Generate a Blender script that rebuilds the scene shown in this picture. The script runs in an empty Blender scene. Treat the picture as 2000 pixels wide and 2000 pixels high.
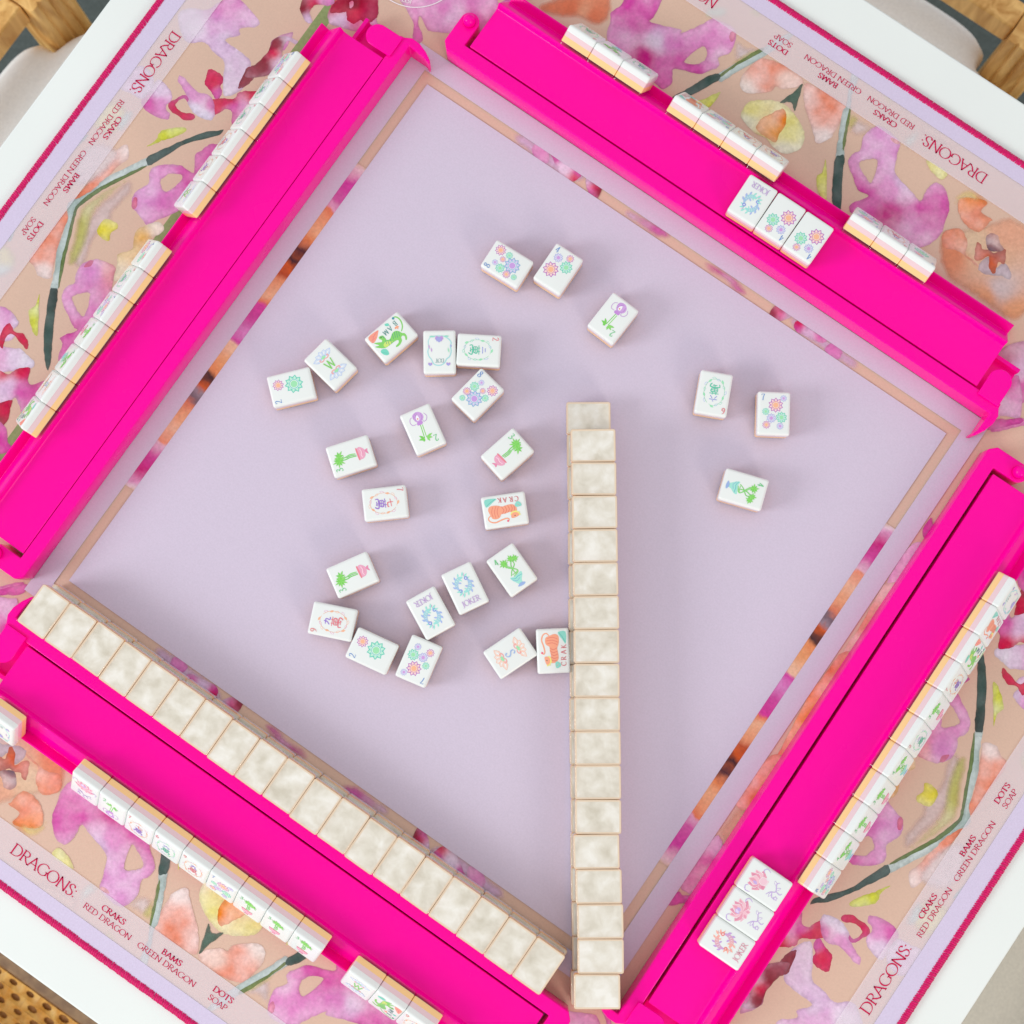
import bpy, bmesh, math, random
from mathutils import Matrix, Vector, noise
from mathutils.geometry import delaunay_2d_cdt
# ------------------------------------------------------------------ scene, camera, light
# all measures below are millimetres; S turns them into metres. Origin: middle of the play mat's top.
S = 0.001
sc = bpy.context.scene
COL = sc.collection
cam_d = bpy.data.cameras.new('camera'); cam = bpy.data.objects.new('camera', cam_d); COL.objects.link(cam)
RW = ((0.82154, 0.57014, -0.00358), (-0.56722, 0.81795, 0.09604), (0.05769, -0.07687, 0.99537))
M = Matrix(RW).transposed().to_4x4(); M.translation = Vector((61.29, -78.75, 995.25)) * S
cam.matrix_world = M
cam_d.sensor_width = 36; cam_d.lens = 36 * 2873.36 / 2000; cam_d.clip_start = 0.05; cam_d.clip_end = 50
cam_d.dof.use_dof = True; cam_d.dof.focus_distance = 0.985; cam_d.dof.aperture_fstop = 9.0
sc.camera = cam
w = bpy.data.worlds.new('World'); sc.world = w; w.use_nodes = True
w.node_tree.nodes['Background'].inputs[0].default_value = (0.97, 0.975, 1.0, 1)
w.node_tree.nodes['Background'].inputs[1].default_value = 0.78
def area(name, loc, target, size, power, col):
    d = bpy.data.lights.new(name, 'AREA'); d.shape = 'RECTANGLE'; d.size, d.size_y = size; d.energy = power; d.color = col
    o = bpy.data.objects.new(name, d); COL.objects.link(o); o.location = loc
    o.rotation_euler = (Vector(target) - Vector(loc)).to_track_quat('-Z', 'Y').to_euler(); return o
# two windows of the room: a wide cool one at the picture's left, a warmer one at the lower right
area('window_light_cool', (-2.0, -2.2, 1.4), (0, 0, 0), (1.2, 1.1), 52, (0.93, 0.97, 1.0))
area('window_light_warm', (2.2, -1.1, 1.05), (0.1, 0, 0), (0.7, 0.7), 18, (1.0, 0.90, 0.78))
sc.view_settings.view_transform = 'Standard'; sc.view_settings.look = 'None'
sc.view_settings.gamma = 1; sc.view_settings.exposure = 0.07; sc.view_settings.use_curve_mapping = False
sc.render.engine = 'CYCLES'; cy = sc.cycles
cy.use_denoising = True; cy.max_bounces = 10; cy.transparent_max_bounces = 40; cy.caustics_reflective = False; cy.caustics_refractive = False
# ------------------------------------------------------------------ helpers
def lin(c):
    return tuple((v / 255 / 12.92 if v <= 10 else ((v / 255 + .055) / 1.055) ** 2.4) for v in c)
def principled(name, rgb, rough=.5, spec=.4, nscale=0, namt=0, bump=0, bscale=0):
    m = bpy.data.materials.new(name); m.use_nodes = True; nt = m.node_tree; b = nt.nodes['Principled BSDF']
    b.inputs['Base Color'].default_value = (*lin(rgb), 1); b.inputs['Roughness'].default_value = rough; b.inputs['Specular IOR Level'].default_value = spec
    if namt:
        tc = nt.nodes.new('ShaderNodeTexCoord'); n = nt.nodes.new('ShaderNodeTexNoise'); n.inputs['Scale'].default_value = nscale; n.inputs['Detail'].default_value = 5
        nt.links.new(tc.outputs['Object'], n.inputs['Vector'])
        r = nt.nodes.new('ShaderNodeMapRange'); r.inputs['To Min'].default_value = 1 - namt; r.inputs['To Max'].default_value = 1 + namt; r.inputs['From Min'].default_value = .25; r.inputs['From Max'].default_value = .75
        nt.links.new(n.outputs['Fac'], r.inputs['Value'])
        v = nt.nodes.new('ShaderNodeVectorMath'); v.operation = 'SCALE'; v.inputs[0].default_value = lin(rgb)
        nt.links.new(r.outputs[0], v.inputs['Scale']); nt.links.new(v.outputs[0], b.inputs['Base Color'])
    if bump:
        tc = nt.nodes.new('ShaderNodeTexCoord'); n = nt.nodes.new('ShaderNodeTexNoise'); n.inputs['Scale'].default_value = bscale; n.inputs['Detail'].default_value = 3
        nt.links.new(tc.outputs['Object'], n.inputs['Vector'])
        bm_ = nt.nodes.new('ShaderNodeBump'); bm_.inputs['Strength'].default_value = bump; bm_.inputs['Distance'].default_value = .0004
        nt.links.new(n.outputs['Fac'], bm_.inputs['Height']); nt.links.new(bm_.outputs[0], b.inputs['Normal'])
    return m
def mesh_obj(name, verts, faces, mat, parent=None, smooth=None, cols=None, kind=None):
    me = bpy.data.meshes.new(name); me.from_pydata([(x * S, y * S, z * S) for x, y, z in verts], [], faces); me.update()
    for m in (mat if isinstance(mat, (list, tuple)) else [mat]): me.materials.append(m)
    if cols:
        a = me.color_attributes.new('Col', 'FLOAT_COLOR', 'POINT')
        a.data.foreach_set('color', [c for q in cols for c in q])
    if smooth is not None:
        me.shade_smooth(); me.set_sharp_from_angle(angle=math.radians(smooth))
    return link(name, me, parent, kind)
def link(name, me, parent=None, kind=None):
    o = bpy.data.objects.new(name, me); COL.objects.link(o)
    if parent: o.parent = parent
    if kind: o['kind'] = kind
    return o
def thing(name, label, cat, loc=(0, 0, 0), rz=0, group=None):
    o = bpy.data.objects.new(name, None); COL.objects.link(o); o.empty_display_size = .01
    o.location = Vector(loc) * S; o.rotation_euler = (0, 0, math.radians(rz)); tag(o, label, cat, group); return o
def tag(o, label, cat, group=None):
    o['label'] = label; o['category'] = cat
    if group: o['group'] = group
def prism(pts, z0, z1):
    """closed prism over a counter-clockwise outline; z1 may be a function of (x, y)"""
    n = len(pts); zt = z1 if callable(z1) else (lambda x, y: z1)
    v = [(x, y, z0) for x, y in pts] + [(x, y, zt(x, y)) for x, y in pts]
    return v, [tuple(range(n - 1, -1, -1)), tuple(range(n, 2 * n))] + [(i, (i + 1) % n, n + (i + 1) % n, n + i) for i in range(n)]
def box(x0, x1, y0, y1, z0, z1): return prism([(x0, y0), (x1, y0), (x1, y1), (x0, y1)], z0, z1)
def join(*parts):
    V, F = [], []
    for v, f in parts:
        k = len(V); V += v; F += [tuple(i + k for i in q) for q in f]
    return V, F
def bevel(o, wd, seg=2, ang=35):
    m = o.modifiers.new('bevel', 'BEVEL'); m.width = wd * S; m.segments = seg; m.limit_method = 'ANGLE'; m.angle_limit = math.radians(ang); m.harden_normals = False
    o.data.shade_smooth(); o.data.set_sharp_from_angle(angle=math.radians(60))
    return o
def rrect(wd, ln, r, n=5):
    p = []
    for cx, cy_, a0 in ((wd / 2 - r, ln / 2 - r, 0), (-wd / 2 + r, ln / 2 - r, 90), (-wd / 2 + r, -ln / 2 + r, 180), (wd / 2 - r, -ln / 2 + r, 270)):
        for i in range(n + 1):
            a = math.radians(a0 + 90 * i / n); p.append((cx + r * math.cos(a), cy_ + r * math.sin(a)))
    return p
def catmull(p, k=4):
    o = []; n = len(p)
    for i in range(n):
        a, b, c, d = p[i - 1], p[i], p[(i + 1) % n], p[(i + 2) % n]
        for j in range(k):
            t = j / k; t2 = t * t; t3 = t2 * t
            o.append(tuple(.5 * (2 * b[q] + (c[q] - a[q]) * t + (2 * a[q] - 5 * b[q] + 4 * c[q] - d[q]) * t2 + (3 * b[q] - a[q] - 3 * c[q] + d[q]) * t3) for q in (0, 1)))
    return o
def catmull_open(p, k=5):
    if len(p) < 3: return p
    e = [p[0]] + list(p) + [p[-1]]; o = []
    for i in range(1, len(e) - 2):
        a, b, c, d = e[i - 1], e[i], e[i + 1], e[i + 2]
        for j in range(k):
            t = j / k; t2 = t * t; t3 = t2 * t
            o.append(tuple(.5 * (2 * b[q] + (c[q] - a[q]) * t + (2 * a[q] - 5 * b[q] + 4 * c[q] - d[q]) * t2 + (3 * b[q] - a[q] - 3 * c[q] + d[q]) * t3) for q in (0, 1)))
    o.append(p[-1]); return o
def inside(x, y, poly):
    r = False; j = len(poly) - 1
    for i in range(len(poly)):
        xi, yi = poly[i]; xj, yj = poly[j]
        if (yi > y) != (yj > y) and x < (xj - xi) * (y - yi) / (yj - yi) + xi: r = not r
        j = i
    return r
# ------------------------------------------------------------------ materials
M_PINK = principled('hot_pink_plastic', (248, 0, 154), .15, .5, bump=.05, bscale=900); M_PINK.node_tree.nodes['Principled BSDF'].inputs['IOR'].default_value = 1.22
M_WHITE = principled('ivory_white_tile', (229, 233, 230), .22, .45)
M_ROSE = principled('pale_pink_layer', (230, 200, 204), .25, .4)
M_PEACH = principled('peach_layer', (246, 202, 140), .25, .4)
def clear_mat(name, tint):
    m = bpy.data.materials.new(name); m.use_nodes = True; nt = m.node_tree; nt.nodes.clear()
    o = nt.nodes.new('ShaderNodeOutputMaterial'); t = nt.nodes.new('ShaderNodeBsdfTransparent'); t.inputs[0].default_value = (*tint, 1)
    g = nt.nodes.new('ShaderNodeBsdfGlossy'); g.inputs['Roughness'].default_value = .08; g.inputs['Color'].default_value = (1, 1, 1, 1)
    f = nt.nodes.new('ShaderNodeFresnel'); f.inputs[0].default_value = 1.45; mx = nt.nodes.new('ShaderNodeMixShader')
    ge = nt.nodes.new('ShaderNodeNewGeometry'); iv = nt.nodes.new('ShaderNodeMath'); iv.operation = 'SUBTRACT'; iv.inputs[0].default_value = 1; mu = nt.nodes.new('ShaderNodeMath'); mu.operation = 'MULTIPLY'
    nt.links.new(ge.outputs['Backfacing'], iv.inputs[1]); nt.links.new(iv.outputs[0], mu.inputs[0]); nt.links.new(f.outputs[0], mu.inputs[1])
    nt.links.new(mu.outputs[0], mx.inputs[0]); nt.links.new(t.outputs[0], mx.inputs[1]); nt.links.new(g.outputs[0], mx.inputs[2]); nt.links.new(mx.outputs[0], o.inputs[0]); return m
M_CLEAR = clear_mat('clear_acrylic', (.985, .975, .96))
M_CLEARSIDE = clear_mat('clear_acrylic_shade_tint', (.95, .90, .87))  # same acrylic, side walls tinted darker: shade seen through them put into the colour
M_BEIGE = principled('beige_refraction_rim', (230, 212, 188), .3, .4)  # border painted round the pearl to imitate light refracted at the clear edges
def pearl_mat():
    m = bpy.data.materials.new('mother_of_pearl'); m.use_nodes = True; nt = m.node_tree; b = nt.nodes['Principled BSDF']
    tc = nt.nodes.new('ShaderNodeTexCoord'); oi = nt.nodes.new('ShaderNodeObjectInfo'); ad = nt.nodes.new('ShaderNodeVectorMath'); ad.operation = 'MULTIPLY_ADD'
    ad.inputs[1].default_value = (1, 1, 1); cb = nt.nodes.new('ShaderNodeCombineXYZ')
    for i in range(3): nt.links.new(oi.outputs['Random'], cb.inputs[i])
    nt.links.new(tc.outputs['Object'], ad.inputs[0]); nt.links.new(cb.outputs[0], ad.inputs[2])
    n = nt.nodes.new('ShaderNodeTexNoise'); n.inputs['Scale'].default_value = 95; n.inputs['Detail'].default_value = 3.5; n.inputs['Roughness'].default_value = .5; n.inputs['Distortion'].default_value = .25
    nt.links.new(ad.outputs[0], n.inputs['Vector'])
    r = nt.nodes.new('ShaderNodeValToRGB'); e = r.color_ramp.elements; e[0].position = .28; e[0].color = (*lin((204, 198, 182)), 1); e[1].position = .72; e[1].color = (*lin((240, 239, 233)), 1)
    k = e.new(.5); k.color = (*lin((224, 220, 208)), 1)
    nt.links.new(n.outputs['Fac'], r.inputs[0]); nt.links.new(r.outputs[0], b.inputs['Base Color']); b.inputs['Roughness'].default_value = .3; return m
M_PEARL = pearl_mat()
def attr_mat(name, rough, watercolour):
    m = bpy.data.materials.new(name); m.use_nodes = True; nt = m.node_tree; b = nt.nodes['Principled BSDF']; out = nt.nodes['Material Output']
    a = nt.nodes.new('ShaderNodeAttribute'); a.attribute_name = 'Col'; b.inputs['Roughness'].default_value = rough; b.inputs['Specular IOR Level'].default_value = .1 if watercolour else .25
    if not watercolour: nt.links.new(a.outputs['Color'], b.inputs['Base Color']); return m
    tc = nt.nodes.new('ShaderNodeTexCoord')
    def nz(s, d, lo, hi, flo=.3, fhi=.7):
        n = nt.nodes.new('ShaderNodeTexNoise'); n.inputs['Scale'].default_value = s; n.inputs['Detail'].default_value = d; n.inputs['Roughness'].default_value = .6
        nt.links.new(tc.outputs['Object'], n.inputs['Vector']); r = nt.nodes.new('ShaderNodeMapRange')
        for k, v in (('From Min', flo), ('From Max', fhi), ('To Min', lo), ('To Max', hi)): r.inputs[k].default_value = v
        nt.links.new(n.outputs['Fac'], r.inputs['Value']); return r.outputs[0]
    mx = nt.nodes.new('ShaderNodeMix'); mx.data_type = 'RGBA'; mx.inputs['B'].default_value = (*lin((226, 196, 206)), 1)
    nt.links.new(nz(75, 6, .20, -.05), mx.inputs['Factor']); nt.links.new(a.outputs['Color'], mx.inputs['A'])
    gm = nt.nodes.new('ShaderNodeGamma'); gm.inputs[1].default_value = .66; nt.links.new(a.outputs['Color'], gm.inputs[0]); nt.links.new(gm.outputs[0], mx.inputs['B'])
    v = nt.nodes.new('ShaderNodeVectorMath'); v.operation = 'SCALE'; nt.links.new(mx.outputs['Result'], v.inputs[0]); nt.links.new(nz(420, 8, .88, 1.12), v.inputs['Scale']); nt.links.new(v.outputs[0], b.inputs['Base Color'])
    t = nt.nodes.new('ShaderNodeBsdfTransparent'); ms = nt.nodes.new('ShaderNodeMixShader'); mu = nt.nodes.new('ShaderNodeMath'); mu.operation = 'MULTIPLY'
    nt.links.new(a.outputs['Alpha'], mu.inputs[0]); nt.links.new(nz(160, 6, .93, 1.0), mu.inputs[1])
    nt.links.new(mu.outputs[0], ms.inputs[0]); nt.links.new(t.outputs[0], ms.inputs[1]); nt.links.new(b.outputs[0], ms.inputs[2]); nt.links.new(ms.outputs[0], out.inputs[0]); return m
M_PRINT = attr_mat('watercolour_print', .6, True)
M_INK = attr_mat('engraved_paint', .35, False)
M_LAV = principled('lavender_cloth', (205, 193, 211), .62, .2, 800, .045, .10, 2500)
M_LAVB = principled('lavender_border_cloth', (208, 196, 220), .62, .2, 800, .045, .10, 2500)
M_PAPER = principled('peach_cloth', (213, 180, 160), .62, .2, 800, .045, .10, 2500)
M_TEXT = principled('crimson_lettering', (196, 20, 78), .6, .2)
M_WHITELINE = principled('white_lettering', (236, 226, 230), .6, .2)
M_THREAD = principled('magenta_thread', (208, 0, 98), .5, .3, 700, .22)
def veil_mat():
    m = principled('translucent_label_band', (242, 232, 240), .65, .2); nt = m.node_tree; b = nt.nodes['Principled BSDF']; o = nt.nodes['Material Output']
    t = nt.nodes.new('ShaderNodeBsdfTransparent'); ms = nt.nodes.new('ShaderNodeMixShader'); ms.inputs[0].default_value = .50
    nt.links.new(t.outputs[0], ms.inputs[1]); nt.links.new(b.outputs[0], ms.inputs[2]); nt.links.new(ms.outputs[0], o.inputs[0]); return m
M_VEIL = veil_mat()
M_TABLE = principled('white_lacquer_table', (228, 233, 229), .35, .4, 9, .02)
M_EDGE = principled('cream_table_edge', (226, 206, 176), .5, .3)
M_FLOOR = principled('charcoal_rug', (84, 92, 90), .95, .1, 260, .25)
M_LINEN = principled('off_white_linen', (246, 246, 244), .9, .1, 420, .06, .35, 1800)
M_GREIGE = principled('greige_linen', (205, 201, 188), .9, .1, 420, .08, .35, 1800)
def wood_mat(name, c1, c2):
    m = bpy.data.materials.new(name); m.use_nodes = True; nt = m.node_tree; b = nt.nodes['Principled BSDF']; tc = nt.nodes.new('ShaderNodeTexCoord'); mp = nt.nodes.new('ShaderNodeMapping')
    mp.inputs['Scale'].default_value = (60, 60, 9); n = nt.nodes.new('ShaderNodeTexNoise'); n.inputs['Scale'].default_value = 1.6; n.inputs['Detail'].default_value = 6; n.inputs['Distortion'].default_value = .6
    r = nt.nodes.new('ShaderNodeValToRGB'); r.color_ramp.elements[0].position = .35; r.color_ramp.elements[1].position = .66; r.color_ramp.elements[0].color = (*lin(c1), 1); r.color_ramp.elements[1].color = (*lin(c2), 1)
    nt.links.new(tc.outputs['Object'], mp.inputs[0]); nt.links.new(mp.outputs[0], n.inputs['Vector']); nt.links.new(n.outputs['Fac'], r.inputs[0]); nt.links.new(r.outputs[0], b.inputs['Base Color']); b.inputs['Roughness'].default_value = .45; return m
M_WOOD = wood_mat('honey_oak', (196, 138, 62), (242, 194, 118))
M_DWOOD = wood_mat('grey_brown_oak', (126, 98, 74), (158, 128, 96))
M_CANEB = wood_mat('cane_backing', (176, 114, 50), (204, 142, 72))
M_CANE = wood_mat('woven_cane', (214, 150, 58), (240, 194, 110))

def smudges(m, lo, hi, scale):
    nt = m.node_tree; b = nt.nodes['Principled BSDF']; tc = nt.nodes.new('ShaderNodeTexCoord'); n = nt.nodes.new('ShaderNodeTexNoise'); n.inputs['Scale'].default_value = scale; n.inputs['Detail'].default_value = 6
    r = nt.nodes.new('ShaderNodeMapRange'); r.inputs['From Min'].default_value = .35; r.inputs['From Max'].default_value = .7; r.inputs['To Min'].default_value = lo; r.inputs['To Max'].default_value = hi
    nt.links.new(tc.outputs['Object'], n.inputs['Vector']); nt.links.new(n.outputs['Fac'], r.inputs['Value']); nt.links.new(r.outputs[0], b.inputs['Roughness'])
smudges(M_PINK, .10, .34, 24); smudges(M_WHITE, .14, .34, 60)
PRINT=[
('f',[(-309,-330),(-309,330),(-299,330),(-299,-330)],(138,152,100),[],[]),
('w',[(-390.0,152.8),(-386.7,161.0),(-375.4,167.6),(-372.1,175.8),(-365.7,186.1),(-355.4,186.1),(-338.5,180.2),(-348.0,169.5),(-345.6,165.3),(-351.6,157.0),(-336.1,156.1),(-327.5,153.8),(-320.6,141.0),(-323.0,130.1),(-328.8,123.8),(-336.3,132.6),(-342.8,143.2),(-354.8,145.5),(-362.8,147.0),(-371.9,140.6),(-379.2,142.7)],(212,178,210),[((-362.3,163.7),(206,130,190)),((-377.6,153.1),(214,190,214)),((-365.2,175.8),(218,132,190)),((-327.5,136.3),(210,178,205))],[]),
('w',[(-344.6,122.7),(-347.0,127.7),(-348.8,133.1),(-343.4,135.2),(-338.0,134.7),(-335.1,131.7),(-334.7,127.8),(-331.0,124.5),(-331.2,118.5),(-337.7,120.7)],(206,0,66),[((-332.3,124.5),(206,58,156))],[]),
('w',[(-324.4,134.1),(-326.2,141.2),(-327.4,149.7),(-323.4,153.3),(-321.5,162.1),(-323.1,171.2),(-324.1,177.2),(-315.9,188.8),(-313.4,176.1),(-314.9,170.1),(-309.1,159.8),(-314.2,152.0),(-318.9,147.1),(-319.6,139.9),(-322.6,134.5)],(206,0,66),[((-321.7,157.8),(134,4,36)),((-321.2,167.4),(134,4,36)),((-325.2,144.4),(134,4,36)),((-311.1,156.7),(212,178,210)),((-314.6,172.0),(218,132,190))],[]),
('w',[(-331.8,111.3),(-334.0,116.6),(-328.5,121.6),(-321.7,125.9),(-322.0,130.7),(-318.4,134.9),(-309.2,140.4),(-308.5,132.5),(-309.9,123.2),(-308.8,114.7),(-308.9,108.0),(-313.9,112.1),(-318.2,117.5),(-322.2,116.3),(-323.8,112.7),(-327.0,108.0)],(206,58,156),[((-328.5,117.0),(206,0,66)),((-323.1,123.2),(206,0,66)),((-312.6,124.6),(218,132,190)),((-312.0,135.1),(206,0,66))],[]),
('w',[(-361.6,114.2),(-363.3,117.7),(-358.3,118.2),(-345.4,115.3),(-339.1,118.0),(-333.4,116.9),(-326.7,109.9),(-325.6,107.3),(-326.4,103.8),(-332.3,101.8),(-339.7,101.7),(-347.0,105.0),(-347.7,107.1),(-355.8,111.5)],(218,132,190),[((-331.3,105.0),(214,200,222)),((-341.2,104.9),(214,196,220)),((-332.1,112.8),(206,58,156)),((-361.0,116.3),(218,132,190))],[]),
('w',[(-357.6,96.9),(-355.1,103.6),(-351.4,108.7),(-347.8,107.8),(-347.4,105.6),(-351.0,106.0),(-353.1,100.8),(-352.4,98.8),(-347.2,97.3),(-342.0,99.3),(-338.3,101.0),(-336.2,99.1),(-337.4,96.2),(-341.9,93.5),(-346.3,93.8),(-352.7,93.5)],(206,0,66),[((-349.0,107.8),(206,58,156))],[]),
('w',[(-374.0,86.7),(-374.1,94.7),(-373.7,106.7),(-364.2,106.2),(-357.4,101.6),(-357.8,94.4),(-352.2,91.3),(-350.7,87.7),(-356.6,84.8),(-366.2,83.9)],(218,132,190),[((-367.8,100.2),(212,178,210)),((-367.5,88.8),(206,58,156))],[]),
('w',[(-393.0,87.5),(-392.7,102.8),(-387.0,109.1),(-375.4,104.3),(-374.2,90.0),(-384.1,87.8)],(212,178,210),[],[]),
('w',[(-351.7,63.2),(-349.1,71.4),(-350.4,76.3),(-346.8,82.3),(-338.2,89.4),(-335.7,87.6),(-339.6,80.3),(-345.5,72.7)],(206,208,58),[],[]),
('w',[(-370.9,4.4),(-370.7,10.3),(-369.3,23.9),(-368.7,32.4),(-367.9,42.2),(-367.0,52.0),(-363.3,56.4),(-357.2,49.6),(-358.8,43.9),(-360.5,36.9),(-361.2,28.4),(-362.7,18.1),(-368.5,7.3)],(228,150,130),[((-368.0,28.3),(224,120,84)),((-368.2,22.4),(224,120,84)),((-363.6,52.1),(228,196,190))],[]),
('w',[(-372.0,-46.7),(-371.6,-30.4),(-371.5,-16.6),(-370.8,-5.8),(-366.0,-9.3),(-363.8,-19.3),(-358.8,-30.7),(-354.0,-43.3),(-351.1,-50.4),(-359.0,-53.6),(-364.6,-50.6)],(228,150,130),[((-366.7,-29.3),(224,120,84)),((-368.4,-14.5),(224,120,84)),((-368.2,-39.5),(224,120,84)),((-359.3,-51.5),(226,196,190))],[]),
('s',[(-353.9,-12.5),(-355.3,9.5),(-351.8,23.4),(-349.0,36.8),(-343.9,36.9),(-340.4,31.3),(-341.2,21.5),(-342.1,11.8),(-339.7,5.4),(-342.1,-10.0),(-337.7,-25.2),(-337.8,-34.4),(-346.8,-31.5)],(216,190,186),[],[]),
('w',[(-346.1,57.9),(-354.1,43.7),(-361.7,29.2),(-364.3,17.1),(-368.5,7.3),(-371.9,2.6),(-372.1,-3.3),(-366.9,-8.8),(-363.6,-18.0),(-359.5,-31.2),(-352.1,-44.3),(-346.4,-57.4),(-342.3,-54.5),(-347.3,-43.2),(-353.1,-29.0),(-363.1,-8.5),(-366.1,0.9),(-362.6,14.8),(-354.7,30.6),(-345.0,50.0),(-342.3,54.2)],(166,182,178),[],[]),
('s',[(-347.1,40.5),(-353.4,30.3),(-359.5,16.9),(-364.0,3.5),(-361.4,-6.2),(-355.3,-19.1),(-348.7,-35.1),(-343.0,-33.4),(-343.7,-20.2),(-347.9,-8.3),(-353.2,5.2),(-351.0,23.9)],(206,202,130),[((-354.8,4.1),(214,204,160)),((-358.2,-9.7),(188,182,96))],[]),
('w',[(-344.8,51.3),(-344.4,49.3),(-352.7,32.5),(-359.8,17.3),(-364.6,1.9),(-362.7,-6.0),(-356.3,-20.9),(-349.1,-37.6),(-342.1,-53.2),(-351.2,-39.1),(-356.7,-25.8),(-362.6,-11.6),(-366.5,-1.7),(-367.0,3.7),(-362.3,19.0),(-354.4,34.8)],(112,128,66),[((-366.1,0.9),(88,112,72))],[]),
('w',[(-346.8,58.0),(-340.6,69.2),(-332.4,83.0),(-323.6,96.0),(-317.8,100.6),(-314.9,103.8),(-315.1,98.4),(-322.5,89.8),(-330.9,79.4),(-336.3,66.4),(-341.5,54.7),(-344.4,53.9)],(58,82,76),[((-336.1,72.3),(64,84,80))],[]),
('w',[(-345.6,-2.1),(-345.2,5.1),(-341.6,6.4),(-335.7,7.0),(-334.2,4.1),(-336.0,-1.2),(-333.7,-5.9),(-338.7,-7.6),(-343.2,-6.2)],(222,206,60),[],[]),
('w',[(-336.1,23.9),(-338.7,29.0),(-338.7,33.6),(-335.2,42.9),(-339.3,49.3),(-337.9,56.0),(-330.9,62.1),(-323.5,66.0),(-313.9,66.9),(-320.4,77.4),(-318.8,83.1),(-316.0,90.3),(-309.5,93.1),(-301.2,87.2),(-300.7,64.5),(-302.4,54.2),(-306.2,46.9),(-307.1,37.2),(-314.1,26.5),(-318.4,18.4),(-325.3,20.0),(-333.7,22.1)],(218,132,190),[((-315.0,63.8),(206,58,156)),((-313.9,84.2),(206,58,156)),((-332.8,36.5),(214,140,196)),((-313.8,41.7),(208,100,176))],[[(-329.3,50.5),(-326.2,57.2),(-318.9,60.5),(-318.0,53.7),(-321.7,44.8),(-327.6,46.5)]]),
('w',[(-336.1,23.9),(-337.4,28.8),(-335.0,29.3),(-332.0,24.5),(-333.1,22.0)],(216,84,130),[],[]),
('w',[(-315.7,-26.5),(-316.0,-22.7),(-319.4,-16.0),(-322.7,-10.2),(-317.1,-1.4),(-321.6,7.5),(-321.3,13.9),(-315.0,23.2),(-308.9,24.4),(-306.7,19.9),(-310.2,12.4),(-310.3,4.3),(-309.6,-6.2),(-309.6,-21.2),(-310.3,-25.7)],(226,186,110),[((-309.9,21.7),(232,214,190)),((-312.7,-22.4),(232,214,180)),((-314.9,5.2),(222,170,84))],[]),
('w',[(-310.9,-5.1),(-311.2,-1.3),(-312.0,3.2),(-309.0,5.3),(-306.5,6.0),(-308.0,-0.1),(-308.8,-4.6)],(214,88,32),[],[]),
('s',[(-395.4,57.9),(-394.6,72.4),(-387.3,79.8),(-376.7,75.5),(-372.6,64.4),(-378.2,54.7),(-390.1,52.3)],(226,218,150),[],[]),
('s',[(-379.5,64.3),(-378.8,77.5),(-372.7,77.1),(-370.9,66.7),(-373.2,60.5)],(200,222,216),[],[]),
('w',[(-394.2,29.8),(-394.2,39.0),(-390.3,47.0),(-391.0,37.8)],(140,176,176),[],[]),
('w',[(-392.5,-43.8),(-393.9,-30.4),(-389.6,-44.6)],(140,176,176),[],[]),
('s',[(-400.6,-48.2),(-391.8,-47.8),(-382.6,-49.4),(-375.5,-55.9),(-376.3,-65.6),(-385.3,-71.8)],(226,218,150),[((-381.0,-65.4),(206,222,214))],[]),
('s',[(-386.1,25.0),(-385.5,42.8),(-370.6,50.7),(-362.0,45.2),(-367.1,20.9),(-376.6,12.0)],(226,206,206),[],[]),
('w',[(-335.7,-43.4),(-338.8,-37.6),(-339.0,-29.7),(-334.9,-22.9),(-330.1,-20.1),(-319.4,-18.4),(-315.7,-25.0),(-310.4,-36.1),(-307.0,-48.4),(-305.3,-63.1),(-304.0,-80.2),(-307.3,-88.1),(-310.9,-94.0),(-314.9,-90.0),(-316.5,-83.2),(-320.8,-80.6),(-318.7,-75.7),(-314.3,-69.3),(-318.2,-68.6),(-326.2,-64.0),(-331.8,-61.1),(-336.9,-56.7),(-338.6,-48.8)],(218,132,190),[((-313.9,-66.8),(206,58,156)),((-313.9,-79.2),(206,58,156)),((-329.6,-30.0),(212,134,192)),((-320.4,-22.5),(224,140,150))],[[(-330.9,-52.5),(-328.1,-47.5),(-322.4,-43.8),(-317.5,-53.4),(-317.0,-59.3),(-324.5,-57.1)]]),
('w',[(-337.2,-30.2),(-336.6,-25.2),(-333.9,-23.4),(-333.1,-26.8),(-335.3,-30.0)],(216,84,130),[],[]),
('w',[(-346.3,-57.5),(-345.3,-55.1),(-342.6,-53.8),(-338.3,-59.9),(-331.9,-72.4),(-320.9,-89.6),(-316.1,-97.6),(-314.4,-103.4),(-320.6,-98.4),(-331.0,-85.4),(-340.4,-69.3)],(58,82,76),[((-341.8,-59.0),(40,58,54)),((-325.9,-87.5),(64,86,80))],[]),
('w',[(-351.0,-63.6),(-343.3,-74.7),(-334.9,-87.5),(-338.0,-88.0),(-344.3,-83.3),(-349.8,-77.0),(-348.5,-71.5)],(206,208,58),[],[]),
('w',[(-371.8,-89.9),(-367.9,-86.1),(-362.3,-84.4),(-354.4,-85.8),(-350.3,-88.6),(-351.1,-94.8),(-347.4,-96.7),(-348.9,-102.3),(-359.6,-106.3)],(218,132,190),[((-352.9,-89.3),(212,178,210)),((-365.1,-89.8),(206,110,180))],[]),
('w',[(-355.4,-113.5),(-351.5,-108.0),(-346.2,-106.0),(-338.9,-102.1),(-332.9,-102.5),(-325.5,-104.1),(-324.6,-109.1),(-333.3,-117.3),(-346.5,-125.4)],(212,178,210),[((-329.4,-105.7),(220,206,224)),((-346.8,-114.4),(218,132,190))],[]),
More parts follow.
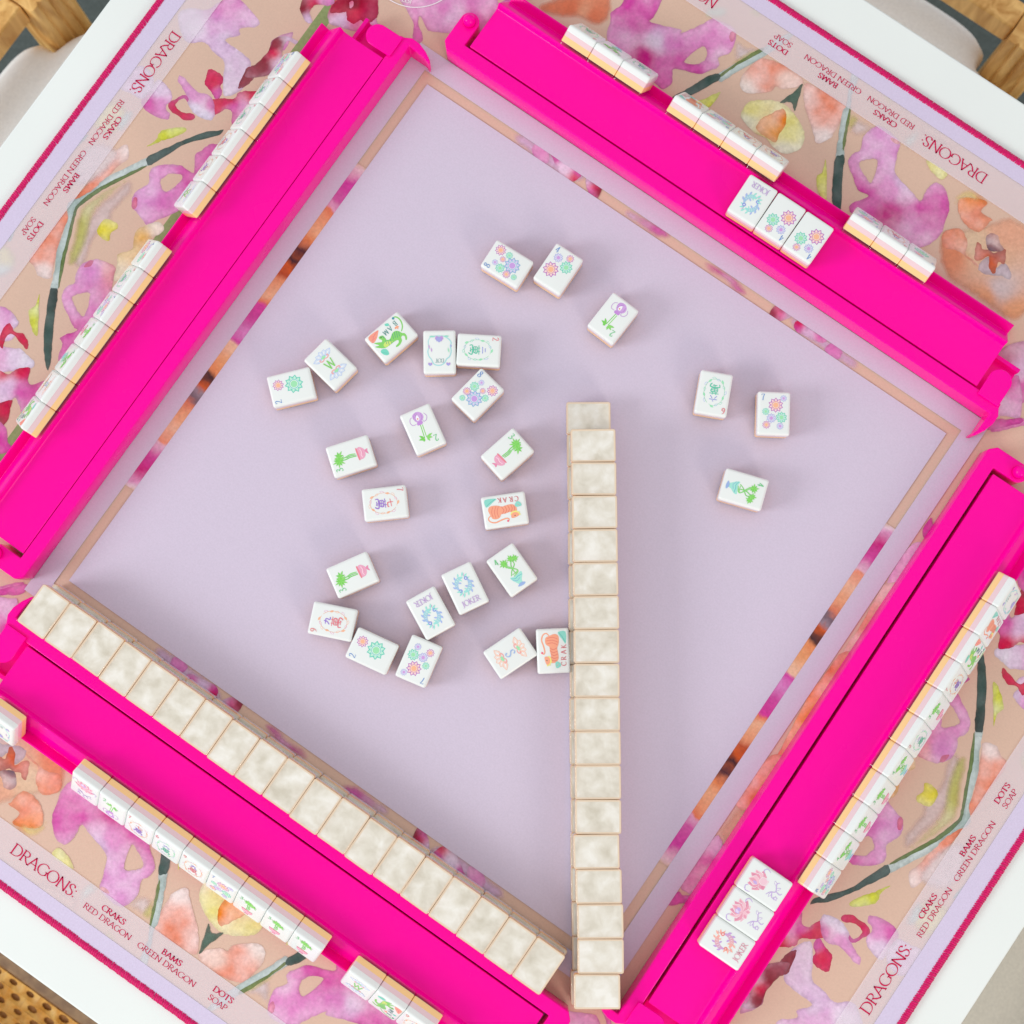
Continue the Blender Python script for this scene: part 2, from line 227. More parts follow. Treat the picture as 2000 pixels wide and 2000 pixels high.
('w',[(-345.8,-124.9),(-335.1,-120.9),(-332.1,-114.3),(-325.3,-109.0),(-321.7,-116.1),(-317.3,-117.5),(-310.0,-108.7),(-309.1,-120.8),(-309.0,-128.6),(-307.5,-139.8),(-316.5,-133.7),(-321.5,-131.6),(-323.6,-136.4),(-332.0,-143.4)],(206,58,156),[((-330.8,-131.3),(212,178,210)),((-329.4,-127.0),(220,180,214)),((-337.9,-121.7),(206,0,66)),((-328.8,-114.2),(206,0,66))],[]),
('w',[(-355.7,-91.8),(-349.1,-94.5),(-342.7,-92.4),(-336.4,-95.9),(-335.4,-99.9),(-341.6,-98.4),(-349.5,-97.0),(-351.7,-100.9),(-348.9,-108.5),(-353.1,-107.5),(-356.8,-98.7)],(206,0,66),[],[]),
('w',[(-329.8,-146.3),(-322.6,-134.0),(-319.7,-139.3),(-316.1,-148.0),(-319.9,-159.5)],(206,0,66),[((-321.5,-148.4),(134,4,36))],[]),
('w',[(-324.9,-152.9),(-314.7,-151.4),(-307.2,-158.5),(-302.6,-159.8),(-303.6,-164.9),(-311.7,-170.5)],(206,58,156),[],[]),
('w',[(-302.1,211.2),(-304.5,217.8),(-304.8,224.7),(-297.4,236.8),(-284.0,243.8),(-275.4,235.6),(-273.6,229.8),(-263.2,224.0),(-268.8,219.0),(-280.9,213.6),(-290.2,210.6),(-297.7,208.4)],(218,132,190),[((-293.3,215.0),(212,178,210)),((-269.5,223.2),(218,132,190)),((-285.8,223.7),(206,0,66)),((-283.0,232.7),(206,0,66)),((-301.0,222.6),(206,0,66))],[]),
('w',[(-302.8,215.5),(-304.2,223.9),(-298.9,235.8),(-284.8,243.2),(-275.4,235.6),(-273.9,229.5),(-277.1,222.7),(-281.8,222.9),(-284.0,217.9),(-289.5,217.6),(-293.6,221.8),(-296.4,219.3)],(206,0,66),[((-291.8,228.9),(134,4,36)),((-279.4,229.2),(170,0,70))],[[(-295.6,228.7),(-294.5,231.2),(-292.2,228.7),(-292.6,226.0)]]),
('w',[(-320.6,204.3),(-324.3,211.1),(-325.0,217.7),(-312.3,228.9),(-304.7,223.0),(-307.1,218.3),(-314.3,214.0),(-314.7,207.2),(-309.2,202.8),(-311.7,199.9)],(206,0,66),[((-320.6,206.7),(134,4,36)),((-311.5,203.6),(212,178,210)),((-310.4,219.6),(218,132,190))],[]),
('w',[(-324.3,143.2),(-325.7,151.5),(-323.8,155.2),(-321.9,167.0),(-323.9,176.2),(-321.5,180.8),(-316.5,184.2),(-309.2,185.2),(-309.9,182.1),(-315.6,181.3),(-313.3,171.8),(-308.7,166.8),(-309.5,159.2),(-313.9,151.0)],(206,0,66),[((-320.7,174.9),(134,4,36)),((-312.5,184.1),(212,178,210)),((-310.6,165.5),(212,178,210)),((-319.2,158.4),(134,4,36))],[]),
('w',[(-268.7,254.4),(-240.2,278.8),(-216.1,293.1),(-209.4,288.3),(-202.7,300.0),(-194.1,294.1),(-191.7,284.1),(-190.1,268.7),(-199.1,259.0),(-214.1,254.5),(-225.7,250.0),(-235.7,244.8),(-239.9,244.3),(-249.0,249.1),(-247.1,244.0),(-238.0,236.7),(-239.2,229.5),(-243.6,231.7),(-248.9,240.9),(-257.6,246.7)],(212,178,210),[((-226.3,258.9),(218,132,190)),((-216.5,269.2),(206,58,156)),((-240.9,235.9),(206,58,156)),((-241.6,261.3),(218,132,190)),((-218.2,279.8),(218,132,190)),((-195.6,276.7),(196,60,150))],[]),
('s',[(-185.5,300.1),(-178.4,314.4),(-160.0,331.9),(-148.1,337.7),(-139.3,327.3),(-139.2,318.0),(-142.9,313.7),(-150.4,311.4),(-156.7,310.6),(-170.2,302.4)],(232,160,124),[((-148.6,318.6),(224,120,84)),((-164.1,314.9),(224,120,84))],[]),
('w',[(-136.6,321.0),(-140.3,327.9),(-137.6,335.6),(-136.6,345.7),(-119.3,360.0),(-113.9,343.7),(-114.2,337.6),(-105.0,340.5),(-93.4,345.0),(-91.3,343.5),(-84.6,353.5),(-79.9,363.2),(-75.0,365.9),(-60.8,366.4),(-55.2,351.5),(-59.9,343.6),(-56.2,338.0),(-63.1,326.8),(-71.6,322.7),(-81.0,318.5),(-76.4,310.0),(-79.1,302.4),(-88.4,302.9),(-100.8,304.8),(-110.7,306.1),(-131.6,310.3)],(208,110,180),[((-131.8,333.7),(206,58,156)),((-118.8,334.4),(206,58,156)),((-102.7,314.0),(194,10,124)),((-102.1,329.6),(212,178,210)),((-85.7,346.8),(218,132,190)),((-86.7,316.9),(206,58,156)),((-78.1,324.0),(206,58,156)),((-66.9,353.9),(218,132,190)),((-123.5,314.8),(218,132,190))],[[(-77.9,327.1),(-73.5,343.8),(-67.2,339.7),(-68.7,331.7)]]),
('w',[(-62.4,360.6),(-62.8,364.4),(-59.7,364.8),(-58.2,360.0),(-59.5,357.9)],(220,86,140),[],[]),
('s',[(-86.4,362.8),(-86.8,368.4),(-77.9,376.9),(-72.7,375.8),(-73.0,369.6),(-80.2,363.6)],(206,226,206),[],[]),
('s',[(-61.4,382.4),(-59.2,387.4),(-51.9,386.6),(-53.4,382.1)],(214,222,140),[],[]),
('w',[(-36.5,335.3),(-38.6,340.8),(-38.8,345.3),(-37.2,354.6),(-33.5,360.7),(-21.4,364.4),(-6.0,364.6),(-0.7,360.0),(-9.8,350.3),(-15.4,348.7),(-16.3,343.4),(-25.4,335.4),(-31.6,332.9)],(228,150,130),[((-27.0,359.3),(224,120,84)),((-24.3,363.6),(224,120,84)),((-32.9,333.2),(228,206,196)),((-12.8,356.4),(230,190,176))],[]),
('s',[(-54.2,353.3),(-57.6,361.6),(-49.5,361.3),(-38.2,364.4),(-47.1,347.8)],(220,200,200),[],[]),
('s',[(-50.4,344.3),(-46.3,356.5),(-40.1,365.5),(-39.2,362.6),(-45.5,345.4)],(204,200,120),[],[]),
('w',[(-53.4,333.0),(-49.3,342.7),(-38.8,365.2),(-34.1,376.6),(-29.2,385.9),(-25.8,385.9),(-31.6,367.9),(-43.4,342.2),(-48.5,329.9)],(166,182,178),[],[]),
('w',[(-52.2,333.7),(-47.2,347.9),(-39.7,365.0),(-37.2,364.6),(-46.0,346.0),(-50.3,333.3)],(112,128,66),[],[]),
('w',[(-70.6,300.6),(-66.3,310.0),(-61.9,320.0),(-58.5,328.2),(-54.5,333.1),(-52.1,333.8),(-50.2,331.1),(-53.3,323.7),(-60.4,309.5),(-64.0,304.9)],(58,82,76),[],[]),
('w',[(-55.3,307.7),(-50.9,313.7),(-44.8,323.5),(-44.7,311.0),(-50.1,306.7)],(206,208,58),[],[]),
('w',[(-24.4,318.1),(-24.3,328.7),(-17.6,335.3),(-7.4,340.9),(3.2,340.7),(15.7,335.4),(22.3,328.4),(23.3,319.9),(16.8,312.1),(7.4,311.2),(0.2,313.7),(-9.0,312.6),(-18.0,314.4)],(226,218,150),[((-20.3,324.4),(226,214,120)),((11.5,326.7),(226,216,120)),((-18.1,317.8),(226,222,190)),((-4.1,321.8),(226,186,110)),((15.8,313.6),(228,224,200))],[]),
('w',[(-10.4,316.2),(-10.3,324.4),(-7.3,329.9),(-5.1,334.9),(-0.8,338.5),(5.5,330.7),(5.7,322.1),(7.1,315.0),(0.7,314.6),(-4.7,314.4)],(236,150,44),[((0.6,333.1),(234,128,28)),((5.0,316.5),(232,150,60))],[]),
('w',[(-0.9,360.9),(2.6,350.7),(5.1,343.2),(4.6,341.5),(0.5,345.2),(-2.1,344.0),(-5.5,340.9),(-6.3,341.3),(-4.9,346.7),(-2.5,353.0)],(66,92,76),[],[]),
('w',[(2.7,356.6),(0.9,362.9),(14.2,364.6),(32.6,364.5),(35.9,352.9),(36.6,344.1),(36.7,339.0),(31.0,331.0),(23.1,337.1),(9.4,348.5)],(228,150,130),[((26.1,363.5),(224,120,84)),((17.3,363.2),(224,120,84)),((30.7,333.1),(230,206,200)),((11.1,354.3),(230,180,170))],[]),
('s',[(45.7,350.4),(41.0,361.0),(52.7,363.3),(58.8,364.1),(53.4,352.3)],(222,200,196),[],[]),
('s',[(39.0,357.3),(39.4,363.4),(45.8,362.1),(46.2,353.1),(47.4,344.6)],(208,200,120),[],[]),
('w',[(23.0,388.1),(27.9,389.2),(31.5,375.3),(36.1,365.8),(42.1,352.6),(46.9,342.0),(51.8,333.3),(47.3,330.1),(41.5,341.8),(33.3,359.2),(33.0,364.8),(27.1,377.0)],(166,182,178),[],[]),
('w',[(35.6,364.9),(36.9,365.2),(42.5,352.8),(47.3,342.3),(49.4,336.8),(46.3,340.4),(40.5,352.6)],(112,128,66),[],[]),
('w',[(47.4,329.6),(48.7,332.6),(51.9,334.2),(58.9,321.5),(71.6,299.3),(64.1,301.0),(56.5,311.8)],(58,82,76),[],[]),
('w',[(42.6,324.6),(59.2,300.5),(51.1,302.4),(44.0,311.2),(45.6,315.7)],(206,208,58),[],[]),
('w',[(54.9,353.3),(56.8,362.1),(61.6,366.6),(76.9,365.1),(80.9,357.4),(85.1,347.7),(88.9,343.5),(104.7,339.5),(112.5,337.7),(112.0,346.8),(114.5,354.8),(122.6,354.1),(131.5,345.4),(135.1,334.1),(137.3,326.5),(133.9,313.4),(122.9,305.2),(111.5,304.1),(101.6,304.1),(85.2,304.2),(76.2,303.6),(74.9,309.7),(81.4,319.9),(72.8,319.6),(64.5,325.4),(56.7,331.5),(55.6,338.8),(58.6,344.3)],(218,132,190),[((73.2,355.6),(214,140,196)),((80.0,312.0),(206,58,156)),((99.2,316.2),(198,30,128)),((94.3,340.3),(212,178,210)),((122.3,334.4),(206,58,156)),((82.4,318.3),(206,58,156)),((120.5,317.2),(218,132,190))],[[(63.2,335.4),(65.6,340.5),(72.6,344.5),(77.8,329.4),(72.3,330.2)]]),
('w',[(71.3,363.5),(77.0,364.9),(78.1,362.4),(73.7,361.7)],(232,140,150),[],[]),
('w',[(100.1,364.1),(109.5,365.7),(117.5,364.4),(116.4,358.5),(108.3,359.2)],(226,218,150),[((107.0,362.8),(222,206,110))],[]),
('s',[(49.3,385.3),(51.5,388.6),(58.2,386.9),(58.0,382.1)],(222,220,140),[],[]),
('s',[(82.2,387.3),(94.4,388.8),(110.0,390.3),(113.6,381.3),(97.4,379.2),(86.4,377.5)],(228,196,176),[],[]),
('s',[(78.4,366.1),(80.6,374.6),(83.1,380.9),(88.3,373.0),(85.4,364.0)],(214,226,214),[],[]),
('s',[(137.1,327.6),(146.4,336.9),(160.4,351.8),(169.7,363.3),(187.5,363.9),(201.4,353.1),(207.9,332.2),(216.0,319.7),(212.8,303.1),(192.6,302.1),(174.4,302.5),(157.6,302.5),(143.7,313.2)],(228,182,150),[((152.3,319.2),(226,140,104)),((186.4,306.5),(228,160,118)),((209.6,308.1),(228,160,118)),((172.4,354.9),(232,170,140)),((191.3,317.1),(206,186,186)),((159.6,331.5),(228,196,164))],[]),
('w',[(134.4,352.0),(137.6,357.9),(150.8,363.4),(151.4,355.0),(160.6,354.8),(160.4,351.8),(158.3,342.2),(150.0,340.9),(141.0,344.1)],(224,120,84),[((142.5,354.7),(234,128,56)),((156.6,349.1),(230,150,120))],[]),
('s',[(131.5,350.0),(131.6,357.4),(138.0,364.8),(151.8,364.1),(152.1,359.2),(148.4,359.5),(137.1,355.4),(135.1,348.8)],(234,214,140),[((148.1,362.2),(232,140,60))],[]),
('w',[(138.4,327.7),(145.9,336.6),(155.5,331.5),(159.1,323.8),(167.3,323.0),(172.3,320.6),(162.5,321.8),(153.0,322.5),(143.9,319.2)],(230,150,118),[((146.5,319.5),(224,120,84))],[]),
('w',[(170.8,321.8),(172.1,330.6),(175.4,330.8),(181.6,327.8),(183.9,333.8),(191.0,331.4),(193.8,326.1),(187.7,324.8),(181.6,321.3),(174.9,318.8)],(190,172,180),[((173.0,329.1),(170,130,140))],[]),
('w',[(163.8,327.8),(161.1,334.7),(163.0,336.0),(166.7,333.5),(170.4,335.3),(175.1,335.7),(179.2,342.2),(183.3,337.0),(184.6,332.8),(180.6,331.5),(183.0,324.4),(181.3,322.9),(176.9,325.3),(172.7,331.8),(169.8,325.5),(166.3,324.5)],(222,90,36),[((174.4,334.5),(150,60,50)),((181.9,325.1),(200,100,70))],[]),
('w',[(165.5,339.2),(164.1,344.0),(166.0,346.5),(170.5,347.0),(174.9,343.5),(178.7,341.8),(177.3,338.7),(171.9,335.2),(168.1,336.7)],(180,110,104),[((171.5,336.8),(86,56,80)),((168.0,340.2),(160,110,116)),((171.5,345.5),(196,120,100))],[]),
('w',[(214.8,279.3),(225.1,295.4),(233.2,294.3),(248.2,271.0),(246.7,256.6),(235.3,251.0),(220.9,263.3)],(212,178,210),[((243.0,267.4),(206,58,156)),((219.8,278.2),(180,90,130))],[]),
('w',[(239.3,233.1),(245.8,241.5),(256.4,251.6),(260.4,250.5),(251.2,239.7),(242.3,230.2)],(206,58,156),[],[]),
('w',[(-254.8,-246.9),(-247.6,-238.6),(-239.3,-230.1),(-236.7,-229.9),(-236.4,-234.1),(-239.9,-239.8),(-246.1,-243.6),(-252.7,-249.8)],(206,58,156),[],[]),
('w',[(-251.6,-251.2),(-243.3,-244.4),(-238.0,-241.7),(-234.0,-245.5),(-230.9,-252.1),(-231.1,-257.7),(-229.9,-262.3),(-235.6,-272.7)],(212,178,210),[((-239.7,-258.2),(218,132,190)),((-232.5,-261.9),(206,58,156))],[]),
('w',[(-240.0,-145.6),(-239.4,-157.2),(-247.0,-150.4),(-250.7,-156.3),(-255.4,-144.2),(-246.0,-142.1)],(206,58,156),[],[]),
('w',[(-239.2,-103.5),(-238.4,-132.4),(-245.0,-140.3),(-252.4,-142.1),(-253.4,-114.4),(-247.1,-101.3)],(214,150,200),[((-241.2,-116.8),(220,160,200))],[]),
('w',[(-240.3,-46.7),(-240.3,-69.4),(-238.3,-98.4),(-243.6,-106.5),(-252.5,-109.4),(-255.4,-78.9),(-255.0,-50.4),(-247.2,-36.4)],(228,150,130),[((-242.9,-102.8),(222,178,160)),((-244.2,-47.3),(226,176,160))],[]),
('w',[(-243.5,54.0),(-242.0,29.5),(-238.0,-8.5),(-238.9,-29.6),(-240.3,-46.7),(-252.5,-50.9),(-254.0,-26.1),(-255.5,5.1),(-253.6,40.6),(-252.7,51.9)],(232,140,60),[((-241.8,-34.8),(224,120,84)),((-244.3,4.3),(238,140,50)),((-240.5,43.3),(226,110,90)),((-245.3,-16.8),(236,120,20))],[]),
('w',[(-238.1,78.1),(-237.9,63.4),(-238.2,39.8),(-247.5,33.3),(-251.9,49.4),(-252.2,73.6)],(224,120,84),[((-239.8,47.2),(228,150,130))],[]),
('s',[(-238.4,99.0),(-238.9,90.2),(-239.8,79.0),(-252.2,73.6),(-252.4,91.4),(-250.0,103.6)],(222,180,150),[],[]),
('w',[(-237.6,141.7),(-238.0,126.7),(-238.4,102.2),(-247.1,105.6),(-250.0,109.9),(-254.4,110.1),(-253.9,128.3),(-250.1,141.4),(-241.4,144.3)],(212,130,170),[((-244.3,120.3),(206,58,156)),((-244.7,108.4),(214,170,206))],[]),
('w',[(-237.9,157.8),(-238.1,147.2),(-242.9,146.4),(-249.6,140.7),(-252.0,144.3),(-245.1,151.2)],(206,58,156),[],[]),
('s',[(-146.4,217.5),(-137.7,221.2),(-117.0,220.5),(-92.8,221.1),(-87.1,219.3),(-91.0,212.0),(-109.5,209.5),(-132.7,210.7),(-142.0,211.2)],(212,178,210),[],[]),
('w',[(-130.0,214.9),(-128.7,221.1),(-120.0,220.7),(-115.0,212.6),(-123.4,210.3)],(218,132,190),[((-123.6,217.0),(200,70,160))],[]),
('w',[(-116.2,219.3),(-111.3,220.4),(-102.6,220.6),(-92.0,219.9),(-91.0,216.0),(-94.3,210.3),(-102.6,210.9),(-109.9,215.0)],(212,178,210),[((-112.6,218.9),(206,58,156)),((-93.9,214.6),(206,0,66)),((-93.8,219.2),(206,58,156)),((-104.8,217.4),(212,178,210))],[]),
('w',[(-87.1,219.3),(-80.4,219.3),(-74.5,221.1),(-72.5,211.0),(-81.0,212.0)],(206,0,66),[((-74.6,216.5),(134,4,36)),((-84.4,217.7),(212,178,210)),((-79.5,213.1),(206,58,156))],[]),
('s',[(-52.2,217.1),(-42.5,219.2),(-30.3,220.8),(-17.0,220.8),(-15.1,216.4),(-23.9,211.5),(-39.8,211.9),(-49.2,211.1)],(214,150,196),[((-27.1,216.1),(208,90,170)),((-46.5,215.3),(212,178,210))],[]),
('s',[(13.5,216.7),(23.8,219.3),(39.0,219.6),(51.3,214.5),(45.3,210.3),(32.6,212.8),(18.6,212.3)],(214,150,196),[((25.4,217.0),(204,80,160)),((44.7,214.5),(206,100,170))],[]),
('s',[(80.7,220.1),(90.0,220.9),(112.1,220.5),(129.7,220.3),(140.5,218.8),(139.8,211.6),(122.8,211.0),(103.2,210.9),(89.1,212.4)],(212,178,210),[],[]),
('w',[(71.2,211.3),(71.8,220.2),(77.9,219.3),(84.4,219.4),(79.8,211.6)],(206,0,66),[((73.4,212.9),(134,4,36)),((82.2,217.8),(212,178,210)),((77.9,216.0),(206,58,156))],[]),
('w',[(89.0,215.8),(90.1,219.9),(98.1,218.6),(113.1,219.0),(111.4,215.0),(101.6,213.2),(92.9,211.7)],(212,178,210),[((91.3,217.3),(206,0,66)),((92.6,213.7),(206,58,156)),((107.9,218.7),(206,58,156)),((101.4,215.3),(212,178,210))],[]),
('w',[(116.0,213.0),(118.2,219.6),(126.7,218.2),(127.5,212.1),(120.8,210.7)],(218,132,190),[((121.0,215.4),(200,60,160))],[]),
]
STRIPS=[[(137.5,(209,175,156)),(134.7,(226,190,200)),(122.4,(206,58,156)),(107.8,(206,90,160)),(100.7,(220,160,190)),(98.9,(226,120,84)),(91.6,(230,150,110)),(80.5,(232,170,130)),(72.9,(224,130,80)),(69.4,(190,110,80)),(64.8,(74,40,50)),(59.6,(140,70,50)),(55.5,(60,36,44)),(49.4,(206,90,40)),(43.2,(180,80,50)),(38.1,(228,150,110)),(25.7,(232,176,140)),(20.8,(226,120,84)),(18.2,(210,60,150)),(6.8,(200,70,150)),(-5.1,(214,130,190)),(-13.6,(206,58,156)),(-16.3,(232,190,160)),(-29.0,(230,160,110)),(-38.6,(226,140,90)),(-42.4,(60,40,46)),(-47.2,(110,60,50)),(-51.7,(206,90,40)),(-56.2,(150,130,140)),(-61.6,(120,100,110)),(-66.3,(214,120,90)),(-75.6,(230,160,120)),(-86.9,(232,180,150)),(-98.0,(228,140,110)),(-100.7,(222,180,200)),(-110.4,(204,70,150)),(-122.5,(196,40,120)),(-131.6,(216,150,190)),(-134.5,(224,200,210)),(-136.7,(209,175,156))]]
